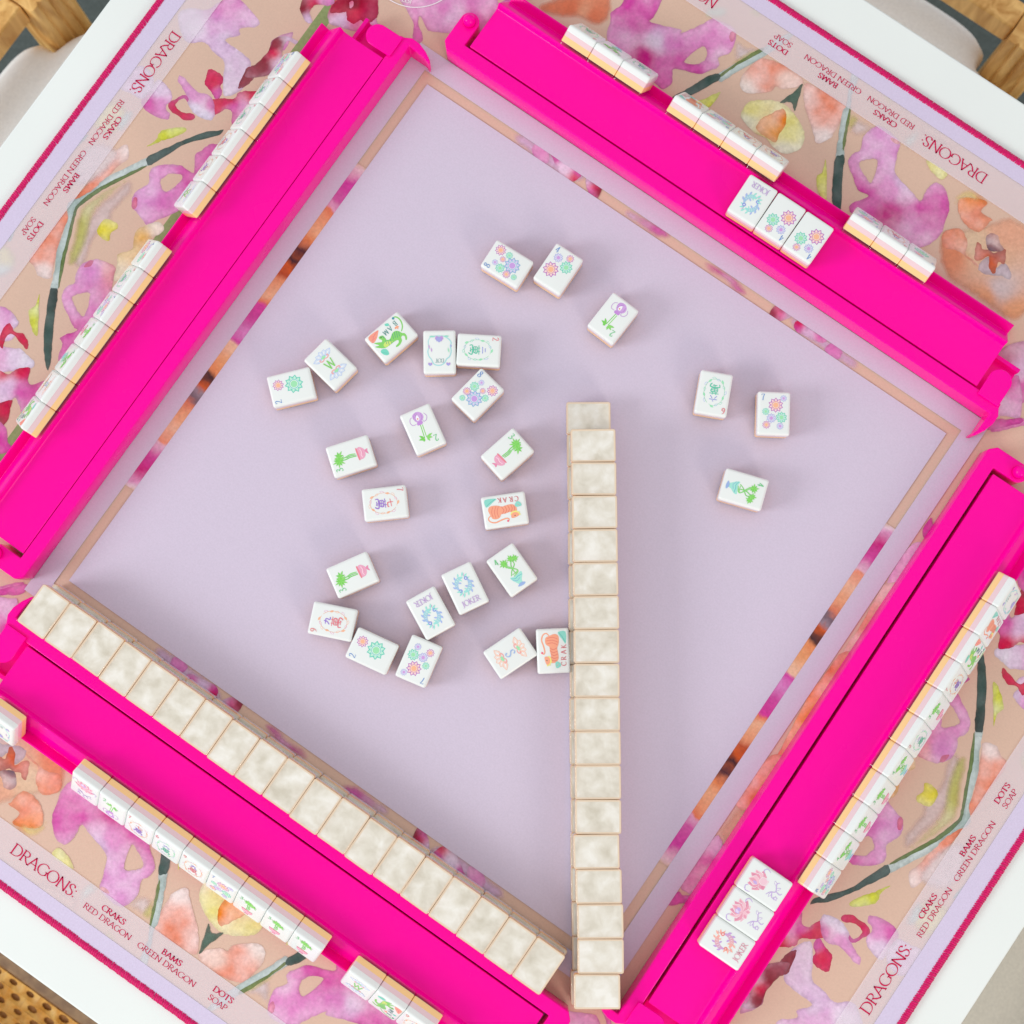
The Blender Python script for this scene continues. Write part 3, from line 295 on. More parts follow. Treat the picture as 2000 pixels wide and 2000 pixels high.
ART={
'crakdragon':[('p',[(-12.37,3.79),(-12.43,8.72),(-4.49,8.51),(-7.33,6.29),(-10.16,4.23)],(120,208,190)),('s',[(-11.8,4.31),(-8.97,6.37),(-5.32,8.38)],0.35,(70,170,160)),('s',[(-9.61,-2.1),(-11.61,-3.92),(-11.15,-5.86),(-9.28,-7.04),(-6.83,-7.33),(-4.05,-6.48),(-1.28,-5.79),(0.92,-5.62),(1.98,-6.49),(1.11,-7.55)],0.9,(243,150,112)),('d',(1.12,-7.38),0.75,(232,84,110)),('p',[(-9.9,-2.36),(-11.12,0.99),(-10.19,3.41),(-7.42,4.1),(-4.16,3.67),(-1.46,2.71),(2.41,3.35),(5.69,3.19),(7.79,1.17),(7.96,-1.3),(6.53,-2.6),(3.29,-1.62),(-0.03,-2.29),(-2.78,-2.43),(-3.95,-4.29),(-6.18,-5.17),(-8.9,-4.6)],(243,150,112)),('s',[(-8.32,-3.8),(-8.98,-0.21),(-7.73,3.29)],0.4,(222,96,84)),('s',[(-6.71,-4.59),(-7.07,-0.3),(-5.53,3.57)],0.4,(222,96,84)),('s',[(-4.76,-3.97),(-5.32,-0.39),(-3.91,3.11)],0.4,(222,96,84)),('s',[(-2.22,-2.18),(-0.76,-0.06),(-2.0,2.74)],0.4,(222,96,84)),('s',[(-0.46,-2.16),(1.16,-0.15),(0.2,3.07)],0.4,(222,96,84)),('s',[(1.75,-1.71),(3.1,0.3),(2.12,3.09)],0.4,(222,96,84)),('s',[(3.84,-1.49),(5.02,0.48),(4.31,2.98)],0.4,(222,96,84)),('s',[(6.03,-1.48),(6.66,0.4),(6.2,2.34)],0.4,(222,96,84)),('p',[(3.46,-3.83),(4.09,-1.94),(7.14,-1.21),(8.47,-2.15),(9.82,-2.49),(9.24,-3.28),(10.19,-4.15),(8.63,-4.79),(6.49,-3.42)],(236,226,110)),('p',[(3.92,-5.87),(3.74,-3.84),(4.89,-2.52),(7.09,-2.36),(8.69,-3.26),(8.91,-4.64),(6.67,-5.62)],(243,150,112)),('d',(6.23,-4.45),0.4,(60,60,60)),('p',[(8.06,1.16),(7.02,2.3),(8.77,4.69),(10.92,3.76),(11.37,1.55)],(120,208,190)),('s',[(10.29,1.87),(8.69,3.04)],0.3,(222,96,84)),('t','K',(-2.64,7.05),3.2,180,(204,72,84)),('t','A',(1.02,6.76),3.2,180,(204,72,84)),('t','R',(5.18,6.67),3.2,180,(204,72,84)),('t','C',(8.85,6.6),3.2,180,(204,72,84))],
'bamdragon':[('p',[(-11.99,9.59),(-3.95,9.23),(-5.04,7.49),(-8.49,5.1),(-12.25,4.5)],(242,140,112)),('s',[(-4.14,9.0),(-8.86,7.69),(-12.07,4.72)],0.35,(220,90,110)),('s',[(-10.74,8.91),(-8.65,7.51)],0.3,(220,90,110)),('s',[(-11.59,6.59),(-7.96,6.17)],0.3,(220,90,110)),('s',[(7.81,-1.87),(10.55,0.36),(12.05,3.63),(12.05,6.67),(10.8,8.64),(8.79,8.67)],0.9,(112,200,78)),('d',(9.32,8.61),0.9,(40,130,150)),('p',[(-6.28,5.13),(-3.74,4.27),(-3.47,1.99),(-3.55,0.16),(-1.48,-0.83),(2.4,1.19),(5.02,0.87),(6.54,-0.8),(7.28,-2.94),(8.58,-4.42),(8.34,-6.88),(6.86,-8.65),(6.14,-8.04),(7.28,-5.98),(6.3,-4.54),(4.81,-5.03),(3.94,-6.94),(1.02,-8.26),(-1.68,-8.02),(-1.46,-7.07),(1.31,-6.61),(2.21,-5.1),(0.75,-4.24),(-1.26,-4.05),(-4.08,-3.94),(-8.0,-3.43),(-10.97,-0.91),(-12.75,1.74),(-9.78,0.51),(-11.7,4.03),(-8.91,2.43),(-7.02,1.21),(-6.1,2.32),(-6.91,3.77)],(112,200,78)),('p',[(-4.72,-0.37),(-2.59,-2.17),(-1.32,-3.25),(-4.0,-3.85),(-7.45,-3.21),(-7.47,-1.06)],(196,224,92)),('s',[(2.01,0.91),(0.31,-2.35)],0.5,(46,140,112)),('s',[(3.85,1.03),(1.88,-2.54)],0.5,(46,140,112)),('s',[(5.18,0.36),(2.99,-3.48)],0.5,(46,140,112)),('s',[(6.25,-0.7),(4.52,-3.64)],0.5,(46,140,112)),('s',[(-1.47,-1.0),(-2.59,-4.07)],0.5,(46,140,112)),('s',[(-3.22,-0.49),(-4.6,-3.88)],0.5,(46,140,112)),('s',[(-4.37,0.48),(-5.4,-2.06)],0.5,(46,140,112)),('s',[(-4.43,4.32),(-4.08,2.13)],0.5,(46,140,112)),('d',(-5.41,4.01),0.5,(40,80,50)),('p',[(-11.93,-3.36),(-9.76,-2.93),(-7.82,-4.95),(-8.34,-7.92),(-9.88,-8.28),(-11.74,-6.17)],(96,206,178)),('s',[(-11.67,-4.34),(-9.06,-7.3)],0.3,(50,160,150)),('p',[(2.26,9.28),(4.4,8.37),(4.12,6.56),(2.08,7.76)],(96,206,178)),('p',[(6.27,3.22),(7.4,3.02),(8.24,3.68),(8.2,2.5),(8.85,1.8),(7.67,1.43),(7.04,0.67),(6.65,1.77),(5.43,2.04)],(242,150,110)),('t','B',(8.02,5.15),3.4,180,(60,130,122)),('t','A',(3.14,4.51),3.4,180,(60,130,122)),('t','M',(-0.82,4.3),3.4,180,(60,130,122))],
'dotdragon':[('s',[(6.1,-10.15),(7.49,-7.17),(7.21,-2.83),(7.84,-0.12),(7.06,3.15),(5.45,5.33),(4.12,8.05),(2.22,9.26),(-1.04,9.28),(-3.51,7.56),(-4.9,5.12),(-6.82,3.5),(-7.95,-0.02),(-7.45,-3.82),(-8.02,-5.99),(-6.68,-8.17),(-4.52,-9.81),(-2.35,-10.64),(3.1,-10.68),(6.1,-10.15)],0.75,(150,214,214)),('l',(2.83,-10.13),(7.02,-10.7),1.2,(130,214,190)),('l',(-2.62,-10.37),(-6.81,-10.61),1.2,(130,214,190)),('l',(7.24,-5.0),(6.73,-1.74),1,(196,150,210)),('l',(5.63,-2.82),(5.12,0.44),1,(196,150,210)),('l',(-7.73,-4.91),(-7.98,-2.73),1,(150,160,220)),('l',(-5.8,-2.75),(-6.58,1.06),1,(150,220,180)),('l',(0.11,-10.03),(2.96,-8.49),3.36,(190,140,210)),('l',(0.11,-10.03),(-2.71,-8.46),3.36,(190,140,210)),('l',(0.11,-10.03),(1.84,-7.07),3.36,(150,140,214)),('l',(0.11,-10.03),(-1.56,-7.05),3.36,(170,130,210)),('l',(0.11,-10.03),(0.15,-6.22),3.36,(150,150,216)),('l',(6.29,7.95),(7.72,8.71),1.93,(190,140,210)),('l',(6.29,7.95),(4.89,8.73),1.93,(190,140,210)),('l',(6.29,7.95),(7.16,9.42),1.93,(150,140,214)),('l',(6.29,7.95),(5.46,9.43),1.93,(170,130,210)),('l',(6.29,7.95),(6.32,9.85),1.93,(150,150,216)),('l',(-5.96,8.02),(-4.53,8.79),1.93,(190,140,210)),('l',(-5.96,8.02),(-7.36,8.81),1.93,(190,140,210)),('l',(-5.96,8.02),(-5.09,9.5),1.93,(150,140,214)),('l',(-5.96,8.02),(-6.79,9.51),1.93,(170,130,210)),('l',(-5.96,8.02),(-5.94,9.93),1.93,(150,150,216)),('t','D',(-1.95,6.24),2.6,0,(120,160,158)),('t','O',(0.01,6.23),2.6,0,(120,160,158)),('t','T',(1.86,6.22),2.6,0,(120,160,158))],
'bam4':[('p',[(-4.03,-3.71),(-1.45,-4.5),(1.56,-4.2),(4.56,-3.91),(4.21,-6.07),(1.93,-8.6),(1.09,-10.77),(-1.2,-10.54),(-2.33,-8.7),(-3.85,-5.91)],(146,220,202)),('s',[(-3.89,-4.5),(-2.26,-5.65),(-0.77,-6.01),(0.58,-5.58),(2.86,-5.81),(3.98,-5.91)],0.5,(90,180,190)),('s',[(-3.61,-6.07),(-2.22,-7.06),(-1.05,-7.88),(1.65,-7.02)],0.35,(110,170,210)),('p',[(0.78,-10.21),(2.88,-11.68),(0.57,-12.47),(-2.8,-11.61),(-1.34,-10.44)],(134,164,218)),('s',[(-2.68,-3.28),(-0.16,-0.23),(3.38,2.1),(3.89,4.5),(5.36,5.88)],0.7,(104,198,84)),('s',[(-1.28,-4.27),(2.6,-3.22),(2.65,-1.18),(-0.98,2.07),(-3.11,5.16)],0.7,(120,208,100)),('s',[(0.86,-3.71),(0.56,0.3),(1.52,3.41),(3.29,5.61)],0.7,(104,198,84)),('s',[(-1.73,-2.92),(3.02,-2.13),(-1.25,3.64),(-2.0,5.55)],0.6,(120,208,100)),('l',(-2.14,6.33),(-0.35,4.03),1.15,(98,200,62)),('l',(-2.14,6.33),(-2.28,2.72),1.15,(120,208,84)),('l',(-2.14,6.33),(-4.09,4.21),1.15,(98,200,62)),('l',(-2.14,6.33),(-5.74,5.88),1.15,(120,208,84)),('l',(-2.14,6.33),(-4.6,7.9),1.15,(98,200,62)),('l',(-2.14,6.33),(-3.25,9.79),1.15,(120,208,84)),('l',(-2.14,6.33),(-1.04,9.0),1.15,(98,200,62)),('l',(-2.14,6.33),(1.08,7.99),1.15,(120,208,84)),('l',(-2.14,6.33),(0.71,5.7),1.15,(98,200,62)),('l',(3.41,6.77),(5.2,5.22),1.05,(98,200,62)),('l',(3.41,6.77),(3.63,3.84),1.05,(120,208,84)),('l',(3.41,6.77),(1.87,5.0),1.05,(98,200,62)),('l',(3.41,6.77),(0.46,6.58),1.05,(120,208,84)),('l',(3.41,6.77),(1.62,8.32),1.05,(98,200,62)),('l',(3.41,6.77),(3.19,9.7),1.05,(120,208,84)),('l',(3.41,6.77),(4.95,8.53),1.05,(98,200,62)),('l',(3.41,6.77),(6.36,6.96),1.05,(120,208,84)),('l',(5.96,5.45),(7.22,3.45),1.05,(98,200,62)),('l',(5.96,5.45),(5.3,2.59),1.05,(120,208,84)),('l',(5.96,5.45),(3.96,4.22),1.05,(98,200,62)),('l',(5.96,5.45),(3.08,6.13),1.05,(120,208,84)),('l',(5.96,5.45),(4.71,7.45),1.05,(98,200,62)),('l',(5.96,5.45),(6.63,8.3),1.05,(120,208,84)),('l',(5.96,5.45),(7.97,6.68),1.05,(98,200,62)),('l',(5.96,5.45),(8.84,4.77),1.05,(120,208,84)),('t','4',(-5.99,9.95),4.2,0,(84,190,110))],
'bam3':[('s',[(-1.17,-3.67),(-0.77,0.89),(-1.27,4.12),(-0.74,7.56)],0.8,(104,198,84)),('s',[(0.55,-3.34),(1.06,0.39),(0.24,3.9),(-0.16,7.88)],0.8,(120,208,100)),('s',[(-0.47,-3.84),(0.18,0.05),(-0.32,3.28)],0.5,(84,180,70)),('p',[(-4.16,-7.28),(-3.55,-5.03),(2.97,-5.09),(4.07,-5.89),(3.91,-7.71),(1.48,-10.02),(-1.6,-9.82),(-3.31,-8.87)],(230,150,180)),('s',[(-3.25,-7.53),(-1.49,-6.85),(0.67,-7.63),(3.02,-6.92)],0.5,(245,205,215)),('s',[(-1.69,-8.34),(0.1,-8.25),(2.5,-8.13)],0.4,(224,132,166)),('p',[(-3.82,-4.51),(3.57,-4.17),(3.3,-5.16),(-3.79,-5.49)],(230,110,126)),('p',[(-0.6,-10.42),(1.12,-10.16),(1.69,-12.06),(0.22,-11.6),(-2.06,-12.04)],(226,120,160)),('l',(-0.95,8.58),(2.08,10.81),1.25,(98,200,62)),('l',(-0.95,8.58),(3.79,8.89),1.25,(120,208,84)),('l',(-0.95,8.58),(2.39,6.77),1.25,(98,200,62)),('l',(-0.95,8.58),(1.35,4.46),1.25,(120,208,84)),('l',(-0.95,8.58),(-1.2,4.85),1.25,(98,200,62)),('l',(-0.95,8.58),(-3.78,4.85),1.25,(120,208,84)),('l',(-0.95,8.58),(-4.51,7.29),1.25,(98,200,62)),('l',(-0.95,8.58),(-5.6,9.61),1.25,(120,208,84)),('l',(-0.95,8.58),(-3.65,11.25),1.25,(98,200,62)),('l',(-0.95,8.58),(-1.98,13.16),1.25,(120,208,84)),('l',(-0.95,8.58),(0.36,12.08),1.25,(98,200,62)),('l',(2.2,7.64),(5.39,8.08),1.25,(98,200,62)),('l',(2.2,7.64),(5.15,4.9),1.25,(120,208,84)),('l',(2.2,7.64),(1.95,4.48),1.25,(98,200,62)),('l',(2.2,7.64),(-1.13,5.45),1.25,(120,208,84)),('l',(2.2,7.64),(-0.88,8.62),1.25,(98,200,62)),('l',(2.2,7.64),(0.74,11.36),1.25,(120,208,84)),('l',(2.2,7.64),(3.82,10.38),1.25,(98,200,62)),('t','3',(-6.89,9.91),4.4,0,(96,196,120))],
'bam2':[('s',[(0.34,-3.24),(1.3,6.19)],0.8,(98,200,62)),('s',[(-0.92,-2.98),(-0.16,6.12)],0.8,(120,208,84)),('p',[(3.26,-10.65),(0.93,-12.28),(-1.5,-12.16),(-3.57,-10.27),(-3.8,-7.49),(-1.84,-5.61),(0.85,-5.16),(2.79,-6.99)],(196,146,212)),('s',[(3.16,-8.28),(2.27,-10.5),(0.17,-11.97)],0.3,(160,96,190)),('s',[(-1.02,-5.79),(-2.67,-7.69),(-2.67,-10.64)],0.3,(160,96,190)),('s',[(2.34,-7.17),(1.48,-9.66),(-0.72,-11.6)],0.3,(160,96,190)),('p',[(-0.13,-10.29),(-0.7,-7.21),(0.96,-6.45),(1.55,-8.55)],(240,240,244)),('d',(0.46,-7.69),0.55,(226,110,96)),('p',[(1.75,-5.53),(-1.5,-5.44),(-1.44,-3.55),(2.01,-3.41)],(186,120,206)),('s',[(2.65,-4.71),(5.05,-4.67),(6.12,-6.66),(5.58,-9.02),(3.78,-10.19)],0.4,(186,130,206)),('s',[(-4.75,-9.94),(-5.97,-7.37),(-4.8,-5.01),(-2.83,-4.52),(-2.39,-5.9)],0.4,(186,130,206)),('l',(1.49,6.37),(4.23,3.28),1.5,(98,200,62)),('l',(1.49,6.37),(5.47,6.02),1.5,(98,200,62)),('l',(1.49,6.37),(2.79,8.32),1.5,(98,200,62)),('l',(1.49,6.37),(3.56,4.38),1.5,(98,200,62)),('l',(1.49,6.37),(3.69,7.02),1.5,(98,200,62)),('l',(-0.46,6.03),(-4.78,4.92),1.5,(120,208,84)),('l',(-0.46,6.03),(-3.96,7.68),1.5,(120,208,84)),('l',(-0.46,6.03),(-1.37,9.31),1.5,(120,208,84)),('l',(-0.46,6.03),(-2.58,5.46),1.5,(120,208,84)),('t','2',(-5.95,8.91),4.4,0,(96,196,120))],
}
# ------------------------------------------------------------------ lettering: broad-nib strokes, cap height 1
def arc(cx, cy_, rx, ry, a0, a1, n=14):
    return [(cx + rx * math.cos(math.radians(a0 + (a1 - a0) * i / n)), cy_ + ry * math.sin(math.radians(a0 + (a1 - a0) * i / n))) for i in range(n + 1)]
def ser(x, y, h=.11): return [(x - h, y), (x + h, y)]
GLY = {
 'D': (.80, [[(.12, 0), (.12, 1)], [(.0, 1), (.34, 1)] + arc(.34, .5, .42, .5, 90, -90) + [(.0, 0)]]),
 'R': (.70, [[(.12, 0), (.12, 1)], ser(.12, 0), [(0, 1), (.3, 1)] + arc(.3, .76, .25, .24, 90, -90) + [(.12, .52)], [(.32, .52), (.5, .2), (.74, -.03)]]),
 'A': (.74, [[(.04, 0), (.36, 1)], [(.34, 1.02), (.72, 0)], [(.15, .34), (.58, .34)], ser(.04, 0, .09), ser(.7, 0, .09)]),
 'G': (.84, [arc(.46, .5, .42, .51, 42, 318), [(.78, .12), (.78, .44)], ser(.76, .44, .1)]),
 'O': (.90, [arc(.45, .5, .42, .51, 0, 360, 28)]),
 'N': (.82, [[(.1, 0), (.1, 1)], [(.08, 1.02), (.72, -.03)], [(.72, 0), (.72, 1)], ser(.1, 0, .09), ser(.72, 1, .09)]),
 'S': (.54, [catmull_open([(.47, .8), (.40, .96), (.24, 1.01), (.09, .88), (.12, .66), (.3, .52), (.45, .38), (.47, .16), (.32, 0), (.14, .0), (.04, .2)])]),
 'E': (.56, [[(.12, 0), (.12, 1)], [(0, 1), (.48, 1), (.5, .86)], [(.12, .53), (.42, .53)], [(0, 0), (.5, 0), (.54, .16)]]),
 'C': (.74, [arc(.46, .5, .42, .51, 42, 318)]),
 'K': (.72, [[(.12, 0), (.12, 1)], ser(.12, 1), ser(.12, 0), [(.6, 1), (.14, .5)], [(.24, .6), (.48, .25), (.74, -.02)]]),
 'B': (.62, [[(.12, 0), (.12, 1)], [(0, 1), (.27, 1)] + arc(.27, .77, .22, .23, 90, -90) + [(.12, .54)], [(.2, .54), (.3, .54)] + arc(.3, .27, .26, .27, 90, -90) + [(0, 0)]]),
 'M': (.94, [[(.08, 0), (.16, 1)], [(.14, 1), (.46, .04)], [(.46, .04), (.78, 1)], [(.76, 1), (.86, 0)], ser(.08, 0, .08), ser(.86, 0, .09)]),
 'T': (.66, [[(.33, 0), (.33, 1)], [(0, .86), (.02, 1), (.64, 1), (.66, .86)], ser(.33, 0)]),
 'P': (.60, [[(.12, 0), (.12, 1)], ser(.12, 0), [(0, 1), (.3, 1)] + arc(.3, .74, .26, .26, 90, -90) + [(.12, .48)]]),
 'W': (1.0, [[(.02, 1), (.3, 0)], [(.3, 0), (.5, .95)], [(.48, 1), (.74, 0)], [(.74, 0), (.98, 1)]]),
 'J': (.34, [[(.22, 1), (.22, .05), (.12, -.16), (-.04, -.2)], ser(.22, 1)]),
 'I': (.28, [[(.14, 0), (.14, 1)], ser(.14, 0), ser(.14, 1)]),
 'L': (.52, [[(.12, 0), (.12, 1)], ser(.12, 1), [(0, 0), (.46, 0), (.5, .16)]]),
 ':': (.26, [[(.1, .04), (.1, .14)], [(.1, .6), (.1, .7)]]),
 ' ': (.34, []),
 '2': (.5, [catmull_open([(.04, .76), (.12, .96), (.3, 1), (.42, .8), (.34, .5), (.16, .22), (.03, .02)]), [(.02, .02), (.3, .05), (.5, .0), (.5, .12)]]),
 '3': (.46, [catmull_open([(.06, .88), (.2, 1), (.38, .92), (.36, .7), (.18, .55), (.36, .46), (.44, .24), (.32, .03), (.14, 0), (.02, .12)])]),
 '4': (.52, [[(.36, 0), (.36, 1)], [(.36, 1), (.02, .3), (.52, .3)]]),
 '6': (.48, [catmull_open([(.4, .98), (.16, .8), (.05, .45), (.06, .18), (.22, 0), (.4, .1), (.44, .34), (.28, .5), (.1, .4)])]),
 '7': (.48, [[(.02, .84), (.06, .98), (.46, .98)], catmull_open([(.46, .98), (.28, .55), (.2, 0)])]),
 '8': (.5, [catmull_open([(.25, .54), (.08, .7), (.12, .94), (.26, 1), (.4, .92), (.42, .7), (.25, .54), (.05, .34), (.06, .1), (.25, 0), (.44, .1), (.45, .36), (.25, .54)])]),
 '9': (.48, [catmull_open([(.08, .02), (.32, .2), (.43, .55), (.42, .82), (.26, 1), (.08, .9), (.04, .66), (.2, .5), (.38, .6)])]),
}
def ribbon(pts, width):
    """outline quads of a stroke; width(i, dx, dy) gives the full width"""
    n = len(pts); L, Rr = [], []
    for i in range(n):
        a = pts[max(0, i - 1)]; b = pts[min(n - 1, i + 1)]; dx, dy = b[0] - a[0], b[1] - a[1]; d = math.hypot(dx, dy) or 1
        dx /= d; dy /= d; h = width(i / (n - 1 or 1), dx, dy) / 2
        L.append((pts[i][0] - dy * h, pts[i][1] + dx * h)); Rr.append((pts[i][0] + dy * h, pts[i][1] - dx * h))
    return [[L[i], Rr[i], Rr[i + 1], L[i + 1]] for i in range(n - 1)]
def text_quads(s, x, y, size, thick=.13, thin=.045, rot=0, centre=False, track=.06):
    tot = sum(GLY[c][0] + track for c in s) - track; out = []; px = -tot / 2 if centre else 0; py = -.5 if centre else 0
    ca, sa = math.cos(math.radians(rot)), math.sin(math.radians(rot))
    for c in s:
        wd, strokes = GLY[c]
        for st in strokes:
            for q in ribbon(st, lambda t, dx, dy: thin + (thick - thin) * abs(dy * .96 - dx * .28) ** 1.5):
                r = []
                for a, b in q:
                    a = (a + px) * size; b = (b + py) * size; r.append((x + a * ca - b * sa, y + a * sa + b * ca))
                out.append(r)
        px += wd + track
    return out, tot * size
# ------------------------------------------------------------------ engraved pictures of the tile faces (mm on a 22 x 30 face)
class Art:
    def __init__(s): s.p = []
    def poly(s, pts, c): s.p.append((pts, c))
    def stroke(s, pts, wd, c, taper=.35):
        for q in ribbon(catmull_open(list(pts)), lambda t, dx, dy: wd * (taper + (1 - taper) * math.sin(math.pi * min(1, max(0, t * .94 + .03))) ** .6)): s.p.append((q, c))
    def disc(s, x, y, r, c, n=14): s.p.append(([(x + r * math.cos(2 * math.pi * i / n), y + r * math.sin(2 * math.pi * i / n)) for i in range(n)], c))
    def ring(s, x, y, r, wd, c, n=20):
        for i in range(n):
            a, b = 2 * math.pi * i / n, 2 * math.pi * (i + 1) / n
            s.p.append(([(x + (r - wd) * math.cos(a), y + (r - wd) * math.sin(a)), (x + r * math.cos(a), y + r * math.sin(a)), (x + r * math.cos(b), y + r * math.sin(b)), (x + (r - wd) * math.cos(b), y + (r - wd) * math.sin(b))], c))
    def star(s, x, y, R, r, n, c, a0=90):
        pts = []
        for i in range(n):
            for da, q in ((0, R), (.28, R * .30 + r * .70), (.5, r), (.72, R * .30 + r * .70)):
                a = math.radians(a0) + 2 * math.pi * (i + da) / n; pts.append((x + q * math.cos(a), y + q * math.sin(a)))
        s.p.append((pts, c))
    def leaf(s, a, b, wd, c, outline=None):
        dx, dy = b[0] - a[0], b[1] - a[1]; L = math.hypot(dx, dy) or 1; nx, ny = -dy / L * wd / 2, dx / L * wd / 2
        P = lambda t, k: (a[0] + dx * t + nx * k, a[1] + dy * t + ny * k)
        pts = [P(0, 0), P(.25, -.7), P(.5, -1), P(.75, -.6), P(1, 0), P(.75, .6), P(.5, 1), P(.25, .7)]
        s.p.append((pts, c))
        if outline: s.p.append(([P(.16, 0), P(.3, -.45), P(.5, -.62), P(.72, -.36), P(.85, 0), P(.72, .36), P(.5, .62), P(.3, .45)], outline))
    def text(s, t, x, y, size, c, rot=0, centre=True, thick=.15, thin=.06):
        for q in text_quads(t, x, y, size, thick, thin, rot, centre)[0]: s.p.append((q, c))
    def mesh(s, name, z=15.0):
        V, F, K = [], [], []
        for i, (pts, c) in enumerate(s.p):
            area_ = sum(pts[j - 1][0] * pts[j][1] - pts[j][0] * pts[j - 1][1] for j in range(len(pts)))
            if area_ < 0: pts = pts[::-1]
            k = len(V); zz = z + .03 + .0012 * min(i, 160); V += [(a, b, zz) for a, b in pts]; F.append(tuple(range(k, k + len(pts)))); K += [(*lin(tuple(v * .82 + 43 for v in c)), 1)] * len(pts)
        me = bpy.data.meshes.new(name); me.from_pydata([(a * S, b * S, c * S) for a, b, c in V], [], F); me.materials.append(M_INK)
        at = me.color_attributes.new('Col', 'FLOAT_COLOR', 'POINT'); at.data.foreach_set('color', [c for q in K for c in q]); return me
WH = (230, 234, 231)
FLW = {'o': ((176, 96, 180), (246, 206, 196), (226, 112, 112), (243, 172, 128)), 'g': ((84, 194, 172), (176, 232, 200), (100, 200, 184), (140, 220, 160)),
       'l': ((150, 160, 214), (214, 206, 236), (176, 170, 222), (196, 140, 212)), 'p': ((112, 164, 204), (206, 190, 228), (130, 170, 210), (190, 140, 214))}
def flower(a, x, y, r, k, a0=90):
    c = FLW[k]; n = 10
    a.star(x, y, r, r * .76, n, c[0], a0); a.star(x, y, r * .86, r * .64, n, c[1], a0); a.star(x, y, r * .72, r * .56, n, c[0], a0 + 18); a.disc(x, y, r * .58, WH); a.disc(x, y, r * .53, c[2]); a.disc(x, y, r * .43, WH); a.disc(x, y, r * .37, c[3])
BLUE = (92, 134, 198)
def art_dots(num, lst, dig):
    a = Art()
    for x, y, r, k in lst: flower(a, x, y, r, k)
    a.text(num, dig[0], dig[1], 4.3, BLUE); return a
def wreath(a, cols):
    n = 15
    for i in range(n):
        if i == 2: continue
        t = 2 * math.pi * i / n + .25; x, y = 7.1 * math.cos(t), 9.3 * math.sin(t) - .8; tx, ty = -7.1 * math.sin(t), 9.3 * math.cos(t); L = math.hypot(tx, ty); tx /= L; ty /= L; o = .9 if i % 2 else -.7
        c = cols[i % len(cols)]; nx, ny = math.cos(t) * o, math.sin(t) * o
        a.leaf((x - tx * 1.2, y - ty * 1.2), (x + tx * 1.7 + nx, y + ty * 1.7 + ny), 1.5, c, WH if i % 3 else None)
    pts = [(6.9 * math.cos(t * .1), 9.1 * math.sin(t * .1) - .8) for t in range(12, 74)]
    for q in ribbon(pts, lambda t, dx, dy: .22): a.poly(q, cols[0])
WAN = [[(-3.2, 3.6), (3.4, 3.8)], [(-1.3, 4.6), (-1.2, 2.7)], [(1.3, 4.8), (1.2, 2.8)], [(-2.2, 2.2), (-2.1, -.4)], [(-2.2, 2.2), (2.3, 2.3), (2.1, -.3)], [(-2.1, .9), (2.1, 1)], [(-2.1, -.3), (2.1, -.3)], [(0, 2.3), (.1, -2.8)], [(-2.9, -3.8), (-2.9, -1.5), (3.1, -1.4), (3, -3.6), (2.2, -4.2)], [(-1.4, -2.9), (1.5, -2.6)], [(.7, -3.4), (1.6, -2.4)]]
NUMC = {'2': [[(-1.5, 1), (1.6, 1.15)], [(-2.6, -1.1), (2.8, -.9)]], '7': [[(-3, .1), (3.2, .9)], [(-.4, 2.3), (-.3, -1.2), (.4, -2), (3, -1.9), (3.2, -1)]], '6': [[(-.2, 2.4), (.5, 1.6)], [(-3.1, .7), (3.2, .8)], [(-.9, -.1), (-2.6, -2.2)], [(.9, -.1), (2.7, -2.2)]], '9': [[(-2.8, .9), (1.2, 1.1), (1, -1.6), (2, -2.2), (3.1, -1.7)], [(-.5, 2.4), (-.7, 0), (-2.8, -2.2)]]}
def art_crak(num, wcols, wanc, numc, digc):
    a = Art(); wreath(a, wcols)
    for st in NUMC[num]: a.stroke([(x * .85, y * .85 + 3.5) for x, y in st], .7, numc, .5)
    for st in WAN: a.stroke([(x * .95, y * .86 - 3.1) for x, y in st], .7, wanc, .5)
    a.text(num, -8.0, 11.0, 4.2, digc); return a
def art_wind(ch, oc, lc):
    a = Art()
    for sg in (1, -1):
        for t in (-68, -34, 0, 34, 68):
            t_ = math.radians(90 + t); r0, r1 = 1.6, 7.2 if abs(t) < 50 else 8.6
            p = lambda r: (r * math.cos(t_) * sg, (5.6 + r * math.sin(t_) * .8) * sg)
            a.leaf(p(r0), p(r1), 3.9, oc, WH); a.leaf(p(r0 + 1.2), p(r1 - 1.4), 2.0, oc, WH)
        for t in (-40, 0, 40):
            t_ = math.radians(90 + t); a.leaf((0, 5.2 * sg), (2.6 * math.cos(t_) * sg, (5.2 + 2.6 * math.sin(t_)) * sg), 1.5, (140, 222, 160))
        for k in (1, -1): a.stroke([(0, 5.4 * sg), (1.6 * k, 4.6 * sg), (3.3 * k, 5.1 * sg), (3.4 * k, 6.3 * sg), (2.6 * k, 6.2 * sg)], .7, (240, 150, 146))
    a.text(ch, 0, 0, 6.4, lc, 0, True, .13, .04); return a
